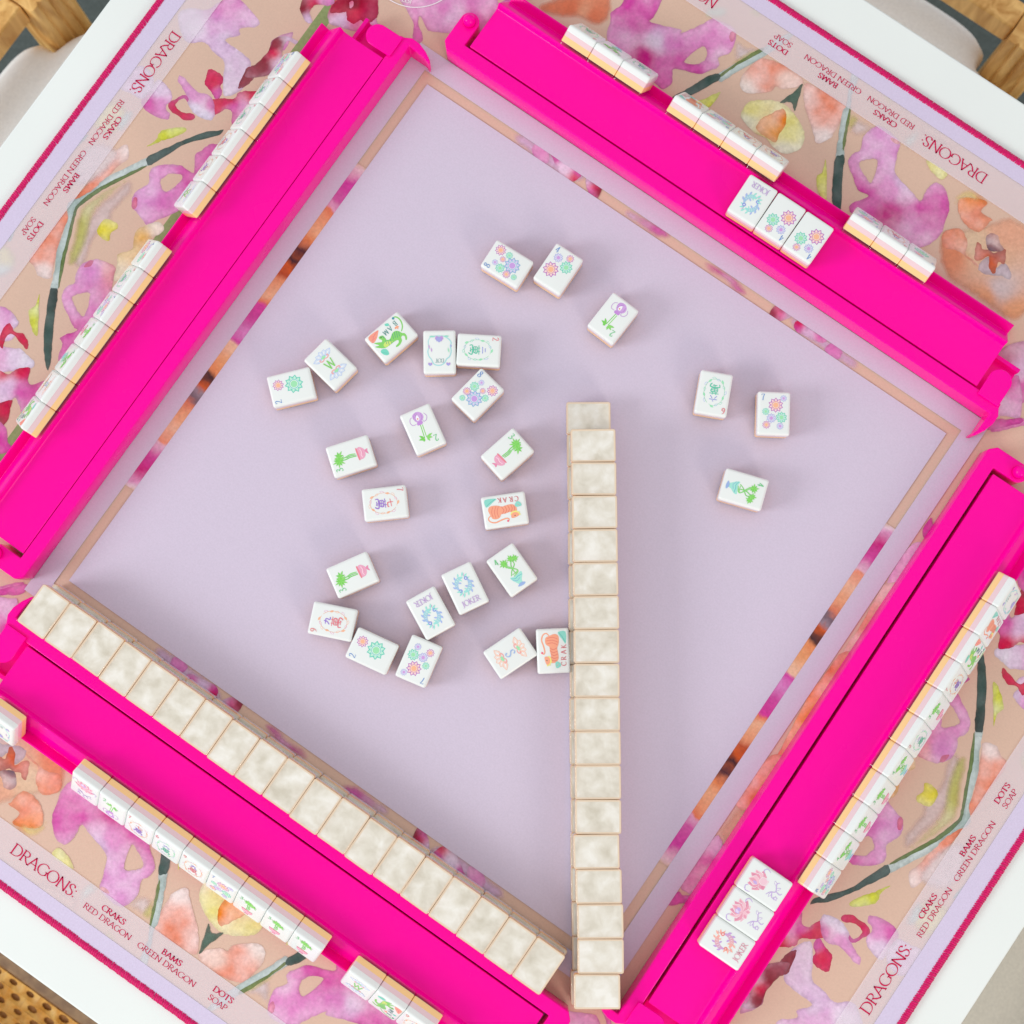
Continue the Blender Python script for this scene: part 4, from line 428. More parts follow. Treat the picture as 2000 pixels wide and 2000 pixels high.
def art_lotus(v):
    a = Art(); P1, P2, P3, PP = (226, 140, 164), (236, 178, 192), (214, 118, 150), (188, 156, 218)
    pet = ((-112, 5.6, 4.2, P2), (112, 5.6, 4.2, P2), (-150, 4.4, 4, P2), (150, 4.4, 4, P2), (-82, 7, 4.6, P1), (82, 7, 4.6, P1), (-46, 7.6, 5, P2), (46, 7.6, 5, P2), (-20, 7.4, 4.6, P1), (22, 7.4, 4.6, P1), (0, 7, 4.4, P2)) if v else ((-70, 6.6, 5.4, P1), (70, 6.6, 5.4, P1), (-36, 7.6, 5.4, P2), (36, 7.6, 5.4, P1), (-12, 7.8, 5, P1), (14, 7.4, 5, P2), (180, 3.6, 5.6, P2), (140, 4.4, 4.6, P1), (-140, 4.4, 4.6, P2))
    for t, r, wd, c in pet:
        t_ = math.radians(90 + t); r *= 1.15; wd *= 1.15; q = lambda k: (r * k * math.cos(t_), 3 + r * k * math.sin(t_)); a.leaf((0, 3), q(1.04), wd * 1.1, WH); a.leaf((0, 3), q(1), wd, c); a.leaf(q(.35), q(.92), wd * .38, P3 if c == P1 else P1)
    if v: a.leaf((-2.4, 4.2), (-.6, 8), 3, PP, (222, 206, 236)); a.leaf((-.4, 4.2), (.6, 7.4), 2.2, PP)
    else: a.disc(1.4, 2.0, 2.7, WH); a.disc(1.4, 2.0, 2.45, (234, 186, 200)); a.leaf((-2.4, 4.4), (-1.6, 8), 2.2, PP)
    for st in ([(-9, 6), (-9.4, 9), (-7, 10.4), (-5.6, 9)], [(8.6, 1), (9.4, 4), (7.4, 5.4), (6.4, 4.2)], [(-4.5, -3.4), (-1.6, -5.2), (.4, -8), (4.6, -6), (6.4, -7.4)], [(-1, -6), (-4, -7.6), (-4, -9.6)], [(.6, -8), (0, -11), (1.4, -12)]): a.stroke(st, .55, PP)
    for p, q in (((-1, -6), (-5, -5.6)), ((1, -7.4), (4, -9.6)), ((3.6, -6.2), (6, -4))): a.leaf(p, q, 1.5, PP, WH)
    a.star(-3.4, -10, 1.6, .8, 5, PP); a.disc(-3.4, -10, .6, WH); return a
def art_joker(c1, c2, c3, tc):
    a = Art(); cy_ = 2.6
    for h in (0, 180):
        P = lambda t, r: (r * math.cos(math.radians(t + h)), cy_ + r * math.sin(math.radians(t + h)) * 1.08)
        pts = [P(70 + 150 * i / 16, 4.5) for i in range(17)]
        for i, q in enumerate(ribbon(pts, lambda t, dx, dy: .5 + 2.3 * math.sin(math.pi * min(1, t * .9 + .1)) ** 1.2)): a.poly(q, tuple(u + (v - u) * i / 16 for u, v in zip(c1, c2)))
        for t, r0, r1, dt, wd, c in ((60, 4.6, 7.8, -14, 1.3, c1), (74, 5.0, 8.2, -6, 1.3, c1), (50, 4.2, 6.8, -26, 1.2, c1), (104, 5.4, 7.6, -12, 1.2, c1), (132, 5.6, 7.6, -14, 1.2, c2), (160, 5.6, 7.4, -16, 1.3, c2), (188, 5.4, 7.2, -18, 1.3, c2), (140, 3.4, 1.2, -20, 1.2, c2), (104, 3.6, 2.2, -24, .9, c1)): a.leaf(P(t, r0), P(t + dt, r1), wd, c)
        a.disc(*P(222, 4.5), 1.25, c3); a.disc(*P(222, 4.5), .5, WH); a.stroke([P(234, 5.2), P(244, 6.2), P(240, 7.4)], .3, tc)
        for t in (110, 128, 146, 164): a.stroke([P(t, 3.7), P(t + 6, 4.5), P(t, 5.2)], .25, WH)
    a.text('JOKER', 0, -9.4, 3.7, tc); return a
def art_traced(key, landscape=False):
    a = Art(); m = (lambda q: (q[1], -q[0])) if landscape else (lambda q: q); dr = -90 if landscape else 0
    for it in ART[key]:
        k = it[0]
        if k == 'p': a.poly([m(q) for q in catmull(it[1], 3)], it[2])
        elif k == 's': a.stroke([m(q) for q in it[1]], it[2], it[3], .6)
        elif k == 'd': a.disc(*m(it[1]), it[2], it[3])
        elif k == 'l': a.leaf(m(it[1]), m(it[2]), it[3], it[4])
        elif k == 't': a.text(it[1], *m(it[2]), it[3], it[5], it[4] + dr)
    return a
GW, OW = [(140, 222, 170), (156, 176, 226), (120, 210, 180)], [(240, 170, 130), (222, 150, 190), (240, 180, 150)]
def all_art():
    A = {}
    A['dot2'] = art_dots('2', [(3.2, 8.2, 4.0, 'o'), (1.6, -2.4, 6.4, 'g')], (-8, 10.5))
    A['dot4'] = art_dots('4', [(3.0, 10.2, 2.9, 'o'), (-4.2, 6.4, 3.4, 'l'), (4.0, 3.6, 4.6, 'g'), (-4.0, -3.2, 5.6, 'o')], (-7.6, 11))
    A['dot7'] = art_dots('7', [(6.2, 10.4, 2.4, 'l'), (1.0, 5.6, 5.2, 'o'), (-5.6, 1.0, 2.6, 'g'), (-1.8, -3.4, 3.4, 'l'), (5.0, -2.6, 4.0, 'g'), (-5.0, -8.0, 2.9, 'o'), (4.2, -8.6, 2.5, 'l')], (-7.6, 10.8))
    A['dot8'] = art_dots('8', [(5.6, 8.6, 4.0, 'o'), (-3.6, 7.4, 2.2, 'l'), (-5.2, 2.4, 3.4, 'g'), (1.0, 4.0, 2.2, 'o'), (5.6, 1.6, 2.6, 'g'), (0.6, -3.8, 5.8, 'p'), (-6.6, -3.6, 2.9, 'o'), (-5.6, -9.0, 2.2, 'g')], (-8.2, 11))
    A['crak2'] = art_crak('2', GW, (60, 190, 150), (120, 130, 214), (222, 110, 120)); A['crak6'] = art_crak('6', GW, (60, 190, 150), (120, 130, 214), (222, 100, 110))
    A['crak7'] = art_crak('7', OW, (140, 90, 200), (226, 100, 110), (222, 110, 120)); A['crak9'] = art_crak('9', OW, (228, 96, 112), (140, 100, 206), (226, 120, 120))
    A['windW'] = art_wind('W', (176, 196, 230), (112, 200, 80)); A['windS'] = art_wind('S', (240, 186, 162), (140, 172, 222))
    A['flowerA'] = art_lotus(0); A['flowerB'] = art_lotus(1)
    A['joker'] = art_joker((140, 222, 206), (150, 172, 226), (116, 136, 216), (186, 150, 208)); A['jokerred'] = art_joker((244, 160, 140), (186, 140, 212), (230, 110, 104), (220, 140, 160))
    for k in ('bam2', 'bam3', 'bam4', 'dotdragon'): A[k] = art_traced(k)
    for k in ('bamdragon', 'crakdragon'): A[k] = art_traced(k, True)
    return {k: a.mesh('engraving_' + k) for k, a in A.items()}
ENG = all_art()
# ------------------------------------------------------------------ floor and table
f = mesh_obj('floor', [(-3000, -3000, -745), (3000, -3000, -745), (3000, 3000, -745), (-3000, 3000, -745)], [(0, 1, 2, 3)], M_FLOOR, kind='structure')
tb = thing('table', 'square white table under the floral play mat', 'table', (0, 0, -745))
o = mesh_obj('tabletop', *box(-437, 440, -436.5, 438, 745 - 26, 745 - 2.2), M_TABLE, tb); bevel(o, 1.6, 3)
o = mesh_obj('edge_band', *join(box(-434, 437, -433.5, 435, 690, 718.9)), M_EDGE, tb); bevel(o, .8)
for sx in (-1, 1):
    for sy in (-1, 1): bevel(mesh_obj('leg', *prism(rrect(52, 52, 6), 0, 689.8), M_TABLE, tb), 1).location = (sx * .385, sy * .385, 0)
# ------------------------------------------------------------------ chairs (x to the sitter's left, y away from the table)
def ring_loft(outline, rings):
    cx = sum(p[0] for p in outline) / len(outline); cy_ = sum(p[1] for p in outline) / len(outline); n = len(outline); V, F = [], []
    for ins, z in rings:
        for x, y in outline:
            d = math.hypot(x - cx, y - cy_); k = max(.02, 1 - ins / d); V.append((cx + (x - cx) * k, cy_ + (y - cy_) * k, z))
    for r in range(len(rings) - 1):
        for i in range(n): F.append((r * n + i, r * n + (i + 1) % n, (r + 1) * n + (i + 1) % n, (r + 1) * n + i))
    F.append(tuple(range((len(rings) - 1) * n, len(rings) * n))); F.append(tuple(range(n - 1, -1, -1))); return V, F
def reeded(x0, x1, y0, y1, z0, z1, n=4):
    pts = []
    for i in range(n):
        a = x0 + (x1 - x0) * i / n; b = x0 + (x1 - x0) * (i + 1) / n; m = (a + b) / 2
        pts += [(a + .4, y0 + 2.6), (a + 2, y0 + .6), (m, y0), (b - 2, y0 + .6), (b - .4, y0 + 2.6)]
    return prism(pts + [(x1, y1), (x0, y1)], z0, z1)
def chair(name, label, rz, sx, sy, fabric=None, cane=False):
    c = thing(name, label, 'chair', (0, 0, -745), rz, 'chairs pushed in around the table'); zs = 745 - 352
    X0, X1 = -325 + sx, 150 + sx; P0 = 108 + sx; Y1 = 640 + sy; Y0 = 250
    for a, b in ((P0, X1), (X0, X0 + X1 - P0)):
        bevel(mesh_obj('back_post', *reeded(a, b, 600 + sy, Y1, 0, 507), M_WOOD, c), 1.2); bevel(mesh_obj('leg', *box(a, b, Y0, Y0 + 38, 0, zs - 40), M_WOOD, c), 1.2)
    bevel(mesh_obj('back_rail', *box(X0 + X1 - P0 + .5, P0 - .5, 612 + sy, 637 + sy, 478, 506), M_WOOD, c), 2)
    for a, b in ((X0 + 4, X0 + 34), (X1 - 34, X1 - 4)): bevel(mesh_obj('side_rail', *box(a, b, Y0 + 38.5, 599 + sy, zs - 46, zs - 2), M_WOOD, c), 1.5)
    if cane:
        yf = 541.5 + sy
        bevel(mesh_obj('front_rail', *box(X0 + 34.5, X1 - 34.5, yf - 30, yf + 11, zs + 22, zs + 52), M_DWOOD, c), 3)
        V, F = [], []; zz = zs + 50
        for j in range(0, 9):
            for i in range(-1, 25):
                cx = X0 + 35 + 9 + i * 18 + (9 if j % 2 else 0); cy_ = yf + 16 + j * 9
                if not X0 + 40 < cx < X1 - 40: continue
                k = len(V); r8 = random.uniform(.82, 1.12)
                for px, py in ((9, 0), (9, 4.5), (0, 4.5), (-9, 4.5), (-9, 0), (-9, -4.5), (0, -4.5), (9, -4.5)): V.append((cx + px, cy_ + py, zz + random.uniform(0, .9)))
                for q in range(8):
                    t = q * math.pi / 4; V.append((cx + 4.9 * r8 * math.cos(t), cy_ + 2.7 * r8 * math.sin(t), zz - 1.6))
                for q in range(8): F.append((k + q, k + (q + 1) % 8, k + 8 + (q + 1) % 8, k + 8 + q))
        mesh_obj('cane_weave', V, F, M_CANE, c, 50)
        bevel(mesh_obj('seat_board', *box(X0 + 34.5, X1 - 34.5, yf + 11.5, 599 + sy, zz - 30, zz - 5), M_CANEB, c), 1)
    else:
        nx, ny = P0, 598 + sy
        out = [(X0 + 20, Y0 + 10), ((X0 + X1) / 2, Y0), (X1 - 20, Y0 + 10), (X1 + 14, Y0 + 60), (X1 + 16, 450), (X1 + 12, 545 + sy), (X1 - 4, 578 + sy), (nx + 20, ny - 6), (nx - 3, ny + 3), (nx - 6, ny + 20), (nx - 30, ny + 30), (nx - 90, ny + 32), ((X0 + X1) / 2, ny + 33), (X0 + X1 - nx + 90, ny + 32), (X0 + X1 - nx + 30, ny + 30), (X0 + X1 - nx + 6, ny + 20), (X0 + X1 - nx + 3, ny + 3), (X0 + X1 - nx - 20, ny - 6), (X0 + 4, 578 + sy), (X0 - 12, 545 + sy), (X0 - 16, 450), (X0 - 14, Y0 + 60)]
        out = catmull(out, 4); zc = 745 - 290
        mesh_obj('cushion', *ring_loft(out, [(14, zc - 60), (4, zc - 52), (0, zc - 38), (1, zc - 26), (8, zc - 13), (22, zc - 4), (48, zc), (110, zc + 3), (200, zc + 5)]), fabric, c, 80)
    return c
random.seed(5)
chair('upholstered_chair', 'wooden chair with off white cushion at the upper left corner of the picture', 90, 29, 3, M_LINEN)
chair('upholstered_chair', 'wooden chair with off white cushion at the upper right corner of the picture', 0, 0, 0, M_LINEN)
chair('upholstered_chair', 'chair with plain greige linen cushion at the lower right corner of the picture', -90, 80, 30, M_GREIGE)
chair('cane_chair', 'chair with woven cane seat at the lower left corner of the picture', 180, 200, 0, None, True)
# ------------------------------------------------------------------ play mat
mat = thing('play_mat', 'square floral mahjong mat with lavender centre and magenta stitched edge', 'mat', (0, 0, -2.2))
ZT = 2.2
UX, VY = 406.5, 400.0
mesh_obj('cloth_base', *box(-UX, UX, -VY, VY, 0.02, ZT - .62), M_PAPER, mat)
V, F, K = [], [], []
random.seed(11)
zc = 0
def strip(stops, x0, x1, z):
    """printed band whose colour runs through the stops (position along v, colour)"""
    a, e = stops[0][0], stops[-1][0]; n = int(abs(e - a) / 1.3); k = len(V); m = 8
    for i in range(n + 1):
        for j in range(m + 1):
            x = x0 + (x1 - x0) * j / m; y = a + (e - a) * i / n; w_ = y + 3.0 * noise.fractal((x * .16, y * .16, 5), 1, 2, 3)
            cc = lin(stops[-1][1])
            for (p0, c0), (p1, c1) in zip(stops, stops[1:]):
                if (w_ - p0) * (w_ - p1) <= 0 and p0 != p1:
                    t = (w_ - p0) / (p1 - p0); cc = [u + (v - u) * t for u, v in zip(lin(c0), lin(c1))]; break
                if i < n / 2 and abs(w_ - stops[0][0]) < 3: cc = lin(stops[0][1])
            V.append((x, y, z)); K.append((*cc, 1))
    for i in range(n):
        for j in range(m): q = k + i * (m + 1) + j; F.append((q, q + 1, q + m + 2, q + m + 1) if (x1 - x0) * (e - a) > 0 else (q, q + m + 1, q + m + 2, q + 1))
def paint(kind, pts, col, ctl, holes, z):
    if kind in 'ws':
        pts = catmull(pts, 5); holes = [catmull(h, 4) for h in holes]
        jit = lambda p: (p[0] + .55 * noise.noise((p[0] * .35, p[1] * .35, 3)) + .35 * noise.noise((p[0] * 1.1, p[1] * 1.1, 9)), p[1] + .55 * noise.noise((p[0] * .35, p[1] * .35, 7)) + .35 * noise.noise((p[0] * 1.1, p[1] * 1.1, 1)))
        pts = [jit(p) for p in pts]; holes = [[jit(p) for p in h] for h in holes]
    xs = [p[0] for p in pts]; ys = [p[1] for p in pts]; st = 2.4 if kind in 'wsb' else 400
    vin = []; edges = []
    for loop in [pts] + holes:
        k = len(vin); vin += loop; edges += [(k + i, k + (i + 1) % len(loop)) for i in range(len(loop))]
    nb = len(vin); y = min(ys) + st / 2; r = 0
    while y < max(ys):
        x = min(xs) + (st / 2 if r % 2 else 0)
        while x < max(xs):
            if inside(x, y, pts) and not any(inside(x, y, h) for h in holes) and min((x - a) ** 2 + (y - b) ** 2 for a, b in vin[:nb]) > 1.2: vin.append((x, y))
            x += st
        y += st; r += 1
    res = delaunay_2d_cdt([Vector(p) for p in vin], edges, [], 0, 1e-5); vo, fo, src = res[0], res[2], res[3]
    k = len(V); ctl = [((sum(xs) / len(xs), sum(ys) / len(ys)), col)] + list(ctl) if ctl else []
    for i, p in enumerate(vo):
        if ctl:
            sw = 0; cc = [0, 0, 0]
            for (a, b), c in ctl:
                wgt = 1 / ((p.x - a) ** 2 + (p.y - b) ** 2 + 6) ** 1.8; sw += wgt
                for q in range(3): cc[q] += wgt * lin(c)[q]
            cc = [q / sw for q in cc]
        else: cc = list(lin(col))
        al = 1.0; e = any(s < nb for s in src[i])
        if kind == 'w':       # pigment pools and thins
            lum = max(cc); n_ = .5 + .5 * noise.fractal((p.x * .075, p.y * .075, z * 90), 1.0, 2.1, 4); n_ = max(0, min(1, n_ * 1.5 - .35)) * (.14 if lum < .3 or cc[1] < .015 else .42 if cc[1] < .1 else .6)
            cc = [q + ((1 - (1 - q) * .42) - q) * n_ for q in cc]
        if e and kind == 'w': cc = [q * .92 for q in cc]; al = .78
        if kind == 's': t_ = min(1, math.sqrt(min((p.x - a_) ** 2 + (p.y - b_) ** 2 for a_, b_ in vin[:nb])) / 5); al = .88 * t_ * t_ * (3 - 2 * t_)
        if kind == 'g': al = 1
        V.append((p.x, p.y, z)); K.append((*cc, al))
    for t in fo:
        x = sum(vo[i].x for i in t) / len(t); y = sum(vo[i].y for i in t) / len(t)
        if inside(x, y, pts) and not any(inside(x, y, h) for h in holes): F.append(tuple(k + i for i in t))
z = ZT - .60
n0 = len(PRINT)
for kind, pts, col, ctl, holes in PRINT:
    z += .0045; paint(kind, pts, col, ctl, holes, z)
for st_ in STRIPS: z += .0045; strip(st_, -226, -214, z)
nv, nf = len(V), len(F)     # the print repeats turned half a circle about the mat's middle
V += [(-x, -y, q) for x, y, q in V[:nv]]; K += K[:nv]; F += [tuple(i + nv for i in t) for t in F[:nf]]
lim = lambda q: (max(-UX + 1, min(UX - 1, q[0])), max(-VY + 1, min(VY - 1, q[1])), q[2])
mesh_obj('floral_print', [lim(q) for q in V], F, M_PRINT, mat, cols=K)
def frame(name, a, b, c, d, z, m):
    """flat sheet between the rectangle a x b and the smaller one c x d"""
    v = [(-a, -b, z), (a, -b, z), (a, b, z), (-a, b, z), (-c, -d, z), (c, -d, z), (c, d, z), (-c, d, z)]
    return mesh_obj(name, v, [(0, 1, 5, 4), (1, 2, 6, 5), (2, 3, 7, 6), (3, 0, 4, 7)], m, mat)
mesh_obj('centre_field', [(-216.5, -211.3, ZT), (216.5, -211.3, ZT), (216.5, 211.3, ZT), (-216.5, 211.3, ZT)], [(0, 1, 2, 3)], M_LAV, mat)
frame('inner_border', 237.8, 233.4, 223.8, 218.8, ZT, M_LAV)
frame('label_band', 391.5, 386.5, 370.5, 364.5, ZT - .04, M_VEIL)
frame('outer_border', UX - .5, VY - .5, 391.6, 386.6, ZT, M_LAVB)
LINES = [('DRAGONS:', -141.5, 379.4, 7.4, 53, .115, .06, .02), ('CRAKS', -69.6, 374.4, 3.6, 18.4, .19, .09, .07), ('RED DRAGON', -80.3, 380.3, 3.6, 38, .13, .075, .05), ('BAMS', -20, 374.7, 3.6, 15.3, .19, .09, .07), ('GREEN DRAGON', -36, 380.4, 3.6, 46.5, .13, .075, .05), ('DOTS', 22, 374.8, 3.6, 15.2, .19, .09, .07), ('SOAP', 22.4, 380.9, 3.6, 14, .13, .075, .05), ('NO', 83, 377.6, 7.4, 15, .115, .06, .02)]
V, F = [], []
for k in range(4):
    ang = math.radians(90 * k); dy = 6.5 if k % 2 else 0
    for s, x, y, size, width, th, tn, tr in LINES:
        qs, tot = text_quads(s, 0, 0, size, th, tn, 0, False, tr); fx = width / tot
        for q in qs:
            b = len(V)
            for a, h in q:
                X, Y = -(x + a * fx), (y + dy) - h; V.append((X * math.cos(ang) - Y * math.sin(ang), X * math.sin(ang) + Y * math.cos(ang), ZT + .012))
            F.append((b, b + 1, b + 2, b + 3))
mesh_obj('lettering', V, F, M_TEXT, mat)
# printed white roundel at the top corner
V, F = [], []
def put(q):
    b = len(V); V.extend((x, y, ZT - .02) for x, y in q); F.append(tuple(range(b, b + len(q))))
LOGO_C = (-274.2, 280.0)
circ = [(LOGO_C[0] + 33.5 * math.cos(2 * math.pi * i / 72), LOGO_C[1] + 33.5 * math.sin(2 * math.pi * i / 72)) for i in range(73)]
for q in ribbon(circ, lambda t, dx, dy: .75): put(q)
for q in text_quads('LISI', -263.4, 253.2, 3.8, .16, .1, 18, True)[0]: put(q)
mesh_obj('printed_roundel', V, F, M_WHITELINE, mat)
# overlocked edge: thousands of thread turns
V, F = [], []
random.seed(3)
def side(ax, sgn, half, at):
    n = int(2 * half / 1.5)
    for i in range(n):
        s = -half + (i + .5) * 2 * half / n + random.uniform(-.12, .12); sl = 1.3 + random.uniform(-.25, .25); h = random.uniform(-.15, .2); b = len(V)
        prof = [(-4.6 + random.uniform(-.35, .3), ZT - .15), (-4.0, ZT + .55 + h), (-2, ZT + .85 + h), (.2, ZT + .55 + h), (1.0 + random.uniform(-.2, .2), .9), (.7, .05)]
        for d, zz in prof:
            t = (d + 4.6) / 5.6; c = s + sl * (t - .5); e = 1 - .5 * abs(t - .5)
            for o_, dz in ((-.8 * e, -.4), (0, .05), (.8 * e, -.4)):
                q = (c + o_, sgn * (at + d)) if ax == 0 else (sgn * (at + d), c + o_)
                V.append((*q, max(.02, zz + dz)))
        for r in range(len(prof) - 1):
            for c in (0, 1): F.append((b + r * 3 + c, b + r * 3 + c + 1, b + r * 3 + 4 + c, b + r * 3 + 3 + c))
for sg in (1, -1): side(0, sg, UX + .4, VY + 1.6); side(1, sg, VY + .4, UX + 1.6)
mesh_obj('stitched_edge', V, F, M_THREAD, mat, 70, kind='stuff')
# ------------------------------------------------------------------ racks (x to the player's left, y outwards from the pusher's inner face)
PROF = [(10.6, .3), (10.6, 20), (41.6, 20), (43.4, 21.0), (44.9, 24.4), (45.6, 25), (46.2, 24.6), (57.9, 4.9), (58.6, 3.6), (63.6, 7.6), (64.6, 7.4), (65.2, .3)]
def rack_meshes():
    n = len(PROF); R_ = {}
    v = [(x, y, zz) for x in (-207, 208) for y, zz in PROF]; fa = [tuple(range(n)), tuple(range(2 * n - 1, n - 1, -1))] + [(i, n + i, n + (i + 1) % n, (i + 1) % n) for i in range(n)]
    R_['body'] = (v, fa)
    R_['hinge_block'] = join(box(208.2, 227.4, 12, 39.6, .3, 5), box(208.2, 227.4, 36.6, 39.6, 5.2, 12))
    bar = [(-219.5, 0), (225.3, 0), (225.3, -13.2), (223.6, -17.4), (226.2, -16.6), (229.2, -11), (231, -4.5), (231, 1.6), (228.4, 6.2), (228.0, 9.4), (-210.5, 9.4), (-210.5, 25)] + [(-217.2 + 6.7 * math.cos(math.radians(a)), 25 + 6.7 * math.sin(math.radians(a))) for a in range(15, 180, 15)] + [(-223.9, 25), (-223.9, 4.6)]
    R_['pusher_arm'] = prism(bar, .3, lambda x, y: 20 if y > -2 else 20 + (y + 2) * .32)
    tab = [(210.9, 6.2), (227, 6.2), (226.8, 21)] + [(218.6 + 8.2 * math.cos(math.radians(a)), 21.6 + 8.2 * math.sin(math.radians(a))) for a in range(10, 180, 17)] + [(210.6, 21)]
    R_['pivot_tab'] = prism(tab, 20.15, 21.6)
    V, F = [], []; m = 16; rings = [(4.5, 20.1), (4.4, 23.5)] + [(4.4 * math.cos(math.radians(a)), 23.5 + 4.4 * math.sin(math.radians(a))) for a in (20, 40, 60, 78)]
    for r, zz in rings: V += [(-217 + r * math.cos(2 * math.pi * i / m), 24.6 + r * math.sin(2 * math.pi * i / m), zz) for i in range(m)]
    for r in range(len(rings) - 1): F += [(r * m + i, r * m + (i + 1) % m, (r + 1) * m + (i + 1) % m, (r + 1) * m + i) for i in range(m)]
    F += [tuple(range((len(rings) - 1) * m, len(rings) * m)), tuple(range(m - 1, -1, -1))]; R_['peg'] = (V, F)
    return R_
RM = rack_meshes()
RACKS = {'T': (0, 4.7, 233.5, 0, .0, 'rack at the upper right with three tile groups and one joker exposed'), 'L': (90, -4.5, 236.0, 0, .8, 'rack at the upper left holding thirteen standing tiles, none exposed'),
         'B': (180, 0, 248.5, 0, 0, 'rack at the lower left behind the slanting pearl tile wall'), 'R': (-90, 6.5, 245.5, .55, -1.0, 'rack at the lower right with two flower tiles and a joker exposed')}
RACK = {}
rack_data = {}
for key, (rz, xo, yo, tilt, poff, lab) in RACKS.items():
    a = math.radians(rz); t = thing('tile_rack', 'hot pink plastic ' + lab, 'tile rack', (xo * math.cos(a) - yo * math.sin(a), xo * math.sin(a) + yo * math.cos(a), 0), rz + tilt, 'hot pink racks along the four sides of the mat')
    RACK[key] = t
    def part(nm, parent, wd, seg=2):
        if nm not in rack_data:
            o_ = mesh_obj(nm, *RM[nm], M_PINK, parent); rack_data[nm] = o_.data
        else: o_ = link(nm, rack_data[nm], parent)
        if wd: bevel(o_, wd, seg)
        else: o_.data.shade_smooth()
        return o_
    part('body', t, .55, 3); part('hinge_block', t, .4)
    p = part('pusher_arm', t, .7, 3); p.location = (0, poff * S, 0)
    part('pivot_tab', p, .5); part('peg', p, 0)
# ------------------------------------------------------------------ mahjong tiles
TW, TL = 21.94, 29.8
def layer(rings, cap_top=False, cap_bot=False, r=1.5):
    V, F = [], []; base = None
    for ins, zz in rings: V += [(x, y, zz) for x, y in rrect(TW - 2 * ins, TL - 2 * ins, max(.5, r - ins * .6))]
    n = len(V) // len(rings)
    for k in range(len(rings) - 1): F += [(k * n + i, k * n + (i + 1) % n, (k + 1) * n + (i + 1) % n, (k + 1) * n + i) for i in range(n)]
    if cap_top: F.append(tuple(range((len(rings) - 1) * n, len(rings) * n)))
    if cap_bot: F.append(tuple(range(n - 1, -1, -1)))
    return V, F
def tmesh(name, vf, mat, sm=55):
    me = bpy.data.meshes.new(name); me.from_pydata([(x * S, y * S, zz * S) for x, y, zz in vf[0]], [], vf[1]); me.materials.append(mat); me.shade_smooth(); me.set_sharp_from_angle(angle=math.radians(sm)); return me
top = [(0, 10.3), (0, 13.2)] + [(1.8 - 1.8 * math.cos(math.radians(a)), 13.2 + 1.8 * math.sin(math.radians(a))) for a in (18, 36, 54, 72, 90)]
TM = {'face_block': tmesh('face_block', layer(top, True), M_WHITE), 'pink_layer': tmesh('pink_layer', layer([(.04, 6.8), (.04, 10.3)]), M_ROSE), 'peach_layer': tmesh('peach_layer', layer([(.02, 3.0), (.02, 6.8)], False, True), M_PEACH),
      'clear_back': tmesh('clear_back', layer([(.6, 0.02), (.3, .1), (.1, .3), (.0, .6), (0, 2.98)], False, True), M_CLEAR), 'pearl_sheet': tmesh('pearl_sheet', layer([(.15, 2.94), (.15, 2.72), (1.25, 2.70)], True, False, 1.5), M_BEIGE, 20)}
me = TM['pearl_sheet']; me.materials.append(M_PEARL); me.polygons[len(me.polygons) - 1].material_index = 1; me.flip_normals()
me = TM['clear_back']; me.materials.append(M_CLEARSIDE)
for p_ in me.polygons:
    if abs(p_.normal.z) < .5: p_.material_index = 1
def tile(label, group, art=None, parent_rot=None):
    t = thing('mahjong_tile', label, 'mahjong tile', group=group)
    fb = link('face_block', TM['face_block'], t); link('pink_layer', TM['pink_layer'], t); link('peach_layer', TM['peach_layer'], t)
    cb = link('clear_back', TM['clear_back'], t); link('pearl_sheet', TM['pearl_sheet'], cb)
    if art: link('engraving', ENG[art], fb)
    return t
WHAT = {'dot2': 'two of dots tile', 'dot4': 'four of dots tile', 'dot7': 'seven of dots tile', 'dot8': 'eight of dots tile', 'bam2': 'two of bams tile with purple lotus lamp', 'bam3': 'three of bams tile with pink vase', 'bam4': 'four of bams tile with teal vase',
        'crak2': 'two of craks tile with green wreath', 'crak6': 'six of craks tile with green wreath', 'crak7': 'seven of craks tile with orange wreath', 'crak9': 'nine of craks tile with orange wreath', 'windW': 'west wind tile with green W', 'windS': 'south wind tile with blue S',
        'bamdragon': 'BAM tile with green tiger', 'crakdragon': 'CRAK tile with orange tiger', 'dotdragon': 'DOT tile with empty teal frame', 'joker': 'joker tile with teal fishes', 'jokerred': 'joker tile with red and purple fishes'}
